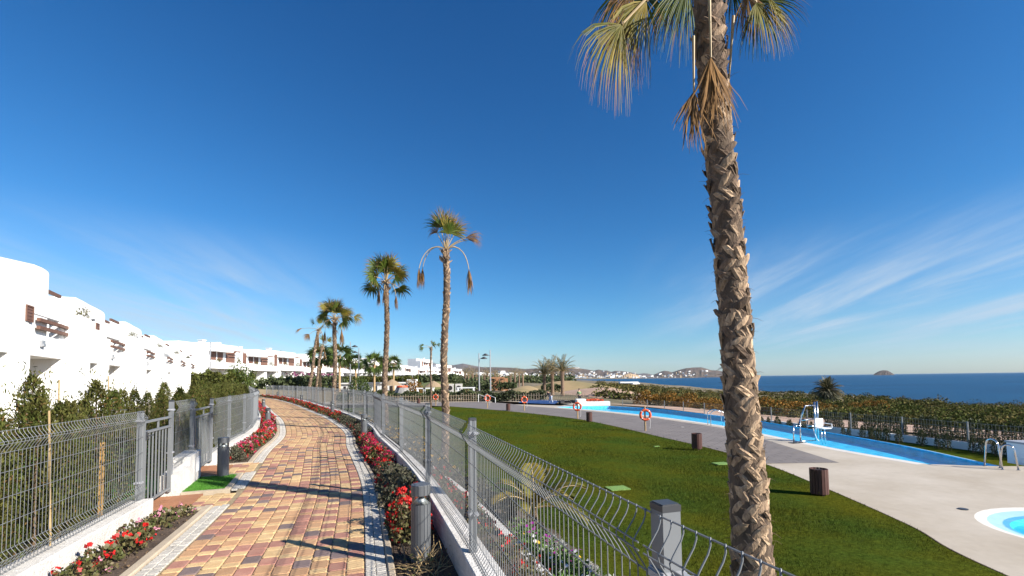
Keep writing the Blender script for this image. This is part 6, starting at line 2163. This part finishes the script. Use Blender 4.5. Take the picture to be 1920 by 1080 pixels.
# ================================================================== BEHIND THE INFINITY POOL
def line_pts(pts, sp):
    out = []
    for a, c in zip(pts, pts[1:]):
        L_ = math.hypot(c[0] - a[0], c[1] - a[1]); n = max(1, int(L_ / sp))
        out += [(a[0] + (c[0] - a[0]) * i / n, a[1] + (c[1] - a[1]) * i / n) for i in range(n)]
    return out


GRN = [(16.7, 14.2), (17.2, 21.4), (17.2, 31), (16.5, 36), (20.8, 43), (23.2, 34), (25.0, 26), (26.4, 18), (28, 10), (19, 8)]
b = MB(); b.add([(x, y, -2.46) for x, y in GRN], [tuple(range(len(GRN)))]); tag(b.build('lower_lawn', MT['grass']), 'strip of lower lawn between the infinity pool and the white boundary wall', 'lawn', kind='structure')
# low white wall and mesh fence
bw = [(28.0, 11), (26.3, 19), (25.0, 26), (23.6, 33), (21.9, 40), (19.5, 48)]
t = thing('boundary_wall', 'low white boundary wall behind the infinity pool', 'wall', (0, 0, 0))
for (xa, ya), (xb_, yb_) in zip(bw, bw[1:]):
    an = math.atan2(yb_ - ya, xb_ - xa); Ls = math.hypot(xb_ - xa, yb_ - ya)
    b = MB(); b.box(((xa + xb_) / 2, (ya + yb_) / 2, -2.5), (Ls - .01, .22, .90), an); b.build('wall_section', MT['white'], t)
t = thing('boundary_fence', 'thin grey boundary fence on posts behind the infinity pool', 'fence', (0, 0, 0))
fpt = line_pts(bw + [(16, 56), (11.5, 62)], 2.6)
for i, (x, y) in enumerate(fpt):
    b = MB(); b.box((x, y, -1.52), (.07, .07, 1.2)); b.build('post', MT['grey'], t)
for (xa, ya), (xb_, yb_) in zip(fpt, fpt[1:]):
    b = MB()
    for z in (-2.0, -1.75, -1.5, -1.25, -.98): b.tube([(xa, ya, z), (xb_, yb_, z)], .008, 3, cap=False)
    n = int(math.hypot(xb_ - xa, yb_ - ya) / .16)
    for i in range(n):
        x, y = xa + (xb_ - xa) * i / n, ya + (yb_ - ya) * i / n; b.tube([(x, y, -2.0), (x, y, -.96)], .004, 3, cap=False)
    b.build('wire_panel', MT['wire'], t)
CY = [plant('cypress', conifer(71 + i, 1.25, .14, 900, 'cyp', .08, None, 1.7), 'clipped dark cypress in the back row along the boundary wall', 'cypress', 'dark cypresses along the boundary wall') for i in range(3)]
CS = [plant('cypress', conifer(81 + i, .75, .17, 600, 'cyp', .075, None, .4), 'small pointed cypress in the front row behind the infinity pool', 'cypress', 'small cypresses behind the infinity pool') for i in range(3)]
def place(pr, x, y, z, sc):
    if pr.name not in used:
        used.add(pr.name); pr.location = (x, y, z); pr.scale = (sc,) * 3
    else: dup(pr, (x, y, z), rnd.uniform(0, 6.28), sc)
for i, (x, y) in enumerate(line_pts([(26.6, 19), (25.3, 26), (23.9, 33), (22.9, 36.5)], .36)):
    if rnd.random() < .9: place(CY[i % 3], x + .45, y + .1, -2.55, rnd.uniform(1.12, 1.38))
for i, (x, y) in enumerate(line_pts([(26.2, 14), (25.0, 19), (23.7, 26), (22.3, 33), (20.6, 40)], .50)):
    if rnd.random() < .85: place(CS[i % 3], x + rnd.uniform(-.3, .4), y, -2.48, rnd.uniform(.85, 1.35))
# thin planted shoots by the fence
# dirt track beyond
dp = [(46, -5), (45, 10), (42, 24), (37, 37), (31, 48), (24, 57), (17, 65)]
P = np.array([[(x - 5.5, y, hz(x - 5.5, y) + .05), (x - 2.5, y + .6, hz(x - 2.5, y + .6) + .05), (x + 1.5, y + 1, hz(x + 1.5, y + 1) + .05), (x + 5.5, y + 2, hz(x + 5.5, y + 2) + .05)] for x, y in line_pts(dp, 2.0)])
P[..., 2] += .10
tag(link('dirt_track', grid_mesh('dirt_track', P, MT['dirt'])), 'pinkish dirt track running between the boundary fence and the scrub', 'track', kind='structure')

# scrub: bushes that read as one mass, then bushes that stand out
def bushes(pts, sizes, nl, size, rs_):
    Ps, Us = [], []
    for (x, y), s in zip(pts, sizes):
        P, u = dome_pts(nl, s, s * rs_.uniform(.5, .95), rs_, .5, 0, .82); P[:, :2] += (x, y); P[:, 2] = P[:, 2] + hz(x, y) - .1; Ps.append(P)
    return leaves(np.concatenate(Ps), size, rs_, .7, .3)


rs = np.random.RandomState(90)
def scatter(n, seed, amin, amax, rmin, rmax):
    r_ = np.random.RandomState(seed); out = []
    while len(out) < n:
        px_ = r_.uniform(amin, amax); d_ = rmin * (rmax / rmin) ** r_.uniform(0, 1)
        k = (px_ - 960) / 880; y = d_ / math.hypot(1, k); x = k * y
        if x > coast_x(np.array([y]))[0] + 2: continue
        if not (x > 29 or y > 68): continue
        # keep the track clear
        tx = np.interp(y, [p[1] for p in dp], [p[0] for p in dp])
        if abs(x - tx) < 6.5 and y < 68: continue
        out.append((x, y))
    return out


pts = scatter(1250, 5, 1230, 2100, 50, 200)
V, Fq = bushes(pts, .7 + 1.7 * rs.uniform(0, 1, len(pts)) ** 2, 150, .24, rs)
tag(link('scrub', npmesh('scrub', V, Fq, MT['scrub'])), 'olive coastal scrub of low rounded bushes between the track and the sea', 'scrub', kind='stuff')
pts = scatter(480, 6, 1300, 2100, 52, 150)
V, Fq = bushes(pts, .8 + 1.8 * rs.uniform(0, 1, len(pts)) ** 2, 150, .24, rs)
tag(link('scrub', npmesh('scrub', V, Fq, MT['scrubg'])), 'greener coastal bushes scattered through the scrub', 'scrub', kind='stuff')
pts = scatter(1000, 8, 1110, 1420, 82, 330) + scatter(900, 9, 1380, 1760, 110, 330)
V, Fq = bushes(pts, rs.uniform(.9, 2.6, len(pts)), 80, .5, rs)
tag(link('scrub', npmesh('scrub', V, Fq, MT['scrub'])), 'low scrub on the flat land beyond the far end of the pool', 'scrub', kind='stuff')
TM = [plant('tamarisk_bush', [('foliage', *leaves(dome_pts(900, 1.7, 2.1, np.random.RandomState(95 + i), .4, 0, .4)[0], .26, np.random.RandomState(96 + i), .5, .9), MT['tama'])],
            'orange-brown feathery bush in the scrub around the big palm trunk', 'bush', 'orange-brown bushes in the scrub') for i in range(2)]
for i, (pxx, Y) in enumerate(((1205, 70), (1225, 74), (1248, 68), (1268, 72), (1290, 66), (1312, 70), (1335, 64), (1352, 72), (1425, 60), (1440, 66), (1458, 58), (1472, 68), (1490, 62), (1512, 70), (1530, 64), (1548, 72), (1598, 78), (1622, 84), (1645, 80), (1500, 78), (1320, 78))):
    x = (pxx - 960) * Y / 880; place(TM[i % 2], x, Y, hz(x, Y) - .15, rnd.uniform(.8, 1.15))
# the big date palm by the sea
p = at(1552, 745, Y=100)
t = date_palm('large dark bushy date palm standing alone before the sea', p.x, 100, p.z - .3, 1.5, .6, 3.4, 150, 400, None, 'dleafd', 1.5, low=-.85, nl=22, w=.6, lw=.085)
p0 = at(1630, 742, Y=100)
b = MB(); rs = np.random.RandomState(4)
P = np.array([[(x, y0 + dy, at(1500, 738, Y=100).z - .2 + .05 * rs.normal()) for dy in (-1.5, 1.5)] for x, y0 in line_pts([(50, 98), (62, 104), (74, 100)], 2)])
# beach hut roofs near the shore
b = None
t = thing('beach_hut', 'low white-roofed beach hut near the shore', 'hut', tuple(at(1178, 718, Y=260)), 0)
b = MB(); b.box((0, 0, .3), (10, 5, .8)); b.build('roof', WH, t); b = MB(); b.box((0, 0, -1.0), (9, 4, 2)); b.build('wall', MT['dark'], t)
t = thing('beach_hut', 'second beach hut with pale roof blocks, right of the first', 'hut', tuple(at(1191, 720, Y=255)), .2)
b = MB(); b.box((0, 0, .2), (4, 3, .8)); b.build('roof', WH, t); b = MB(); b.box((-.5, 0, -.9), (5, 3, 1.6)); b.build('wall', MT['brown'], t)

# ================================================================== PEOPLE
def skin_body(name, joints, edges, radii, m, parent):
    me = bpy.data.meshes.new(name); me.from_pydata(joints, edges, []); me.materials.append(m)
    o = link(name, me, parent)
    sk = o.modifiers.new('skin', 'SKIN'); 
    for v, r in zip(me.skin_vertices[0].data, radii): v.radius = (r, r)
    me.skin_vertices[0].data[0].use_root = True
    s = o.modifiers.new('sub', 'SUBSURF'); s.levels = 1; s.render_levels = 1
    return o


def person(label, p, rz, lean, top_m, leg_m, band=False, sit=False):
    t = thing('person', label, 'person', p, rz)
    hip = Vector((0, 0, .90)); ln = Vector((0, math.sin(lean), math.cos(lean)))
    sh = hip + ln * .50; nk = sh + ln * .10; hd = nk + (ln + Vector((0, .1, .1))).normalized() * .14; ht = hd + ln * .12
    J = [hip, hip + ln * .25, sh, nk, hd, ht]; E = [(0, 1), (1, 2), (2, 3), (3, 4), (4, 5)]; RR = [.13, .12, .13, .055, .095, .07]
    hands = []
    for s in (-1, 1):
        i = len(J); el = sh + Vector((s * .24, .06, -.24)) + ln * .0; ha = el + Vector((-s * .04, .22, -.14 - .1 * (lean > .3)))
        J += [sh + Vector((s * .19, 0, -.02)), el, ha, ha + Vector((0, .07, -.05))]; E += [(2, i), (i, i + 1), (i + 1, i + 2), (i + 2, i + 3)]; RR += [.062, .045, .034, .04]
        j = len(J); kn = Vector((s * .11, .05 + .06 * s, .48)); an = Vector((s * .12, -.06 + .16 * s, .08))
        J += [hip + Vector((s * .09, 0, -.05)), kn, an, an + Vector((0, .15, -.04))]; E += [(0, j), (j, j + 1), (j + 1, j + 2), (j + 2, j + 3)]; RR += [.095, .062, .045, .04]
    skin_body('body', [tuple(v) for v in J], E, RR, MT['skin'], t)
    # jacket and trousers follow the same joints a little wider
    tj = [0, 1, 2] + [6, 7, 8] + [14, 15, 16]
    mp = {a: k for k, a in enumerate(tj)}
    pts = [tuple(J[a]) for a in tj]; pts[0] = tuple(J[0] + ln * .05)
    skin_body('jacket', pts, [(mp[a], mp[c]) for a, c in E if a in mp and c in mp], [RR[a] + .022 for a in tj], top_m, t)
    tj = [0] + [10, 11, 12] + [18, 19, 20]
    mp = {a: k for k, a in enumerate(tj)}
    skin_body('trousers', [tuple(J[a]) for a in tj], [(mp[a], mp[c]) for a, c in E if a in mp and c in mp], [RR[a] + .02 for a in tj], leg_m, t)
    b = MB(); b.lathe([(.0, -.02), (.095, -.01), (.10, .05), (.06, .11), (0, .12)], 10, tuple(hd + Vector((0, -.015, .02)))); b.build('hair', MT['navy'], t, True)
    if band:
        b = MB(); b.lathe([(.165, .0), (.165, .06)], 12, tuple(hip + ln * .30), cap=False); b.build('reflective_band', MT['bandy'], t)
    for s in (-1, 1):
        an = J[12 if s < 0 else 20]; b = MB(); b.box((an.x, an.y + .06, .045), (.095, .26, .09)); b.build('shoe', MT['navy'], t)
    return t


p = at(1033, 757, DECK); person('person in a dark jacket and pale jeans bending forward at the shallow pool', (p.x, p.y, DECK), 2.2, .75, MT['navy'], MT['jean'])
p = at(1090, 757, DECK); person('person in dark clothes and a green reflective vest behind the white planter', (p.x, p.y + 1.2, DECK), .3, .2, MT['vest'], MT['navy'], True)

# ================================================================== THE FAR SHORE
def ridge(name, prof, Y, depth, m, label, seed, foot=0.0, base_z=None, rough=.10):
    """hills: crest given by points of the photograph at the distance Y, falling to the water in front and behind"""
    xs = np.array([p[0] for p in prof], float); ysx = np.array([p[1] for p in prof], float)
    n = 260; m_ = 27
    q = np.linspace(xs[0], xs[-1], n); c = np.interp(q, xs, ysx)
    P = np.zeros((m_, n, 3)); bz = SEA - 2 if base_z is None else base_z
    for i in range(n):
        tp = at(q[i], c[i], Y=Y)
        for j in range(m_):
            v = j / (m_ - 1) * 2 - 1           # -1 front foot .. 1 back foot
            k = (1 - abs(v)) ** .85
            y = Y + v * depth
            nx, ny = tp.x / Y * 9, v * 2.5
            e = mnoise.fractal(Vector((tp.x * 7 / depth, v * 3 + seed, seed * 1.7)), 1.0, 2.0, 5)
            g = abs(mnoise.noise(Vector((tp.x * 9 / depth + seed, v * .6, 3.1))))
            hgt = (tp.z - bz) * k * (1 + (rough * e * 2.2 - .35 * g) * (1 - k) * 1.5 * (k > .001))
            P[j, i] = (tp.x * (1 + v * depth / Y), y, bz + max(0, hgt) + (2 * e * (k > .02) * (1 - k)))
    return tag(link(name, grid_mesh(name, P, MT[m])), label, 'hills', kind='structure')


H0 = 711.2
ridge('mountains', [(700, 700), (740, 692), (770, 686), (795, 682), (808, 680.5), (830, 683.5), (850, 684.5), (868, 681.5), (885, 685), (905, 688.5), (925, 691), (960, 696), (1000, 702)], 15000, 2500, 'hill', 'distant mountain range standing blue in the haze behind the houses', 3)
ridge('mountains', [(1170, 707), (1190, 702.5), (1207, 699.8), (1215, 700.5), (1225, 703), (1240, 707)], 14000, 1500, 'hill', 'faint far peak between the coastal hills', 4)
ridge('hills', [(840, 706), (855, 699), (868, 693), (878, 689.5), (900, 688.5), (930, 688.5), (960, 689.5), (985, 692), (1005, 690.5), (1020, 693), (1045, 691), (1062, 689), (1072, 689.3), (1085, 690.5), (1100, 692.5), (1113, 695), (1122, 692.8), (1132, 695), (1138, 694.5), (1146, 697.5), (1153, 695.3), (1165, 695.8), (1180, 697.6), (1195, 701), (1205, 704.5), (1220, 709)], 4800, 700, 'hill', 'bare brown coastal hills behind the distant town', 5)
ridge('hills', [(1205, 708), (1222, 704), (1232, 700), (1240, 696.5), (1246, 695), (1253, 696), (1260, 698), (1272, 694), (1285, 690.5), (1300, 689), (1315, 688.6), (1322, 690.5), (1333, 694), (1345, 694.5), (1353, 696), (1365, 701), (1380, 707), (1388, 710)], 5200, 600, 'hill', 'bare brown headland with the big palm trunk in front of it', 6)
ridge('cliff', [(1166, 709.5), (1170, 703), (1178, 700.5), (1188, 701), (1196, 704), (1202, 709.5)], 4150, 60, 'cliff', 'ochre quarried cliff at the water under the brown hills', 7)
ridge('shore_plain', [(800, 712), (860, 708.2), (960, 707.5), (1060, 707.3), (1150, 708.2), (1230, 708.6), (1300, 708.2), (1372, 709.6)], 4000, 260, 'land', 'low far shore carrying the distant town', 8, rough=.05)
ridge('island', [(1636, 704), (1640, 700.5), (1645, 697.5), (1650, 695.2), (1657, 694), (1664, 694.6), (1668, 696.8), (1673, 699.5), (1679, 704)], 5000, 120, 'rock', 'small dark rocky island on the sea horizon', 9)

# the town: little buildings on the slopes
tb = []
for k, (w, d_, h, m) in enumerate(((14, 12, 9, 'white'), (22, 12, 8, 'white'), (12, 12, 14, 'buff'), (30, 14, 10, 'white'), (16, 14, 7, 'buff'))):
    b = MB(); b.box((0, 0, h / 2 - 4), (w, d_, h + 8)); b.box((w * .2, 0, h + 1.2), (w * .4, d_ * .6, 2.4), 0)
    for i in range(4):
        b.box((-w / 2 + (i + .5) * w / 4, -d_ / 2 - .1, h * .55), (w / 10, .3, h * .25), 0, 1)
    tb.append(b.mesh('town_house', [MT[m], MT['dark']]))
rr = random.Random(77)
dg = None
bpy.context.view_layer.update()
hills_objs = [o for o in SC.objects if o.name.split('.')[0] in ('hills', 'shore_plain')]
bvh = []
from mathutils.bvhtree import BVHTree
for o in hills_objs:
    me = o.data
    bvh.append(BVHTree.FromPolygons([v.co.copy() for v in me.vertices], [tuple(p.vertices) for p in me.polygons]))
cnt = 0; tries = 0
while cnt < 270 and tries < 9000:
    tries += 1
    u_ = rr.random()
    if u_ < .62: pxx, pyy = rr.uniform(1010, 1205), 709.3 - abs(rr.gauss(0, 4.6))
    elif u_ < .80: pxx, pyy = rr.uniform(1205, 1300), 709.3 - abs(rr.gauss(0, 3.2))
    elif u_ < .88: pxx, pyy = rr.uniform(1265, 1330), rr.uniform(696, 708)
    else: pxx, pyy = rr.uniform(850, 1010), rr.uniform(701, 709)
    if pyy < 690: continue
    d = (_RT * ((pxx - 960) / F_PX) + _UP * ((540 - pyy) / F_PX + SHIFT) + _FW).normalized()
    best = None
    for t_ in bvh:
        loc, nrm, idx, dist = t_.ray_cast(Vector((0, 0, EYE)), d)
        if loc is not None and (best is None or dist < best[1]): best = (loc, dist)
    if best is None or best[0].z < SEA + 3: continue
    o = link('town_house', tb[rr.randrange(5)], None, best[0], (0, 0, rr.uniform(-.5, .5)), rr.uniform(.7, 1.25))
    tag(o, 'tiny pale building of the distant town along the bay shore', 'house', 'buildings of the distant town'); cnt += 1
o = link('hilltop_building', tb[3], None, at(1079, 690.3, Y=4780), (0, 0, 0), (2.6, 1.5, .8)); tag(o, 'long white building on the crest of the brown hills', 'building')
# near town on the left of the bay
for k in range(70):
    pxx = rr.uniform(845, 1005); Y = rr.uniform(380, 900); x = (pxx - 960) * Y / 880
    zt = at(pxx, rr.uniform(700, 708), Y=Y).z
    o = link('town_house', tb[(0, 1, 4, 0, 1)[k % 5]], None, (x, Y, zt - 7), (0, 0, rr.uniform(-.6, .6)), rr.uniform(.55, .9)); tag(o, 'small pale house in the low town beyond the palms', 'house', 'houses of the low town beyond the palms')
leaf_mass('far_trees', -60, 45, 330, 420, -3, 3.0, 5000, 2.2, 'hedge', 'far line of trees and shrubs in front of the low town', 'trees', 'stuff', 14, wob=2.0)
leaf_mass('far_trees', -45, -6, 170, 200, -2, 2.2, 4000, 1.2, 'hedge', 'shrubs on the golf course below the distant houses', 'trees', 'stuff', 15, wob=1.5)

# ================================================================== HAZE
hb = MB(); hb.bbox((-14000, -400, SEA - 3), (14000, 19000, 600))
hm = bpy.data.materials.new('haze_air'); hm.use_nodes = True
ht = hm.node_tree; ht.nodes.clear()
pv = N(ht, 'ShaderNodeVolumePrincipled'); pv.inputs['Color'].default_value = (.72, .84, 1.0, 1); pv.inputs['Density'].default_value = 0.000013; pv.inputs['Anisotropy'].default_value = 0.0
ho = N(ht, 'ShaderNodeOutputMaterial'); ht.links.new(pv.outputs[0], ho.inputs['Volume'])
HAZE = hb.build('haze', hm); tag(HAZE, 'thin blue air over the bay that fades the far mountains', 'haze', kind='stuff')
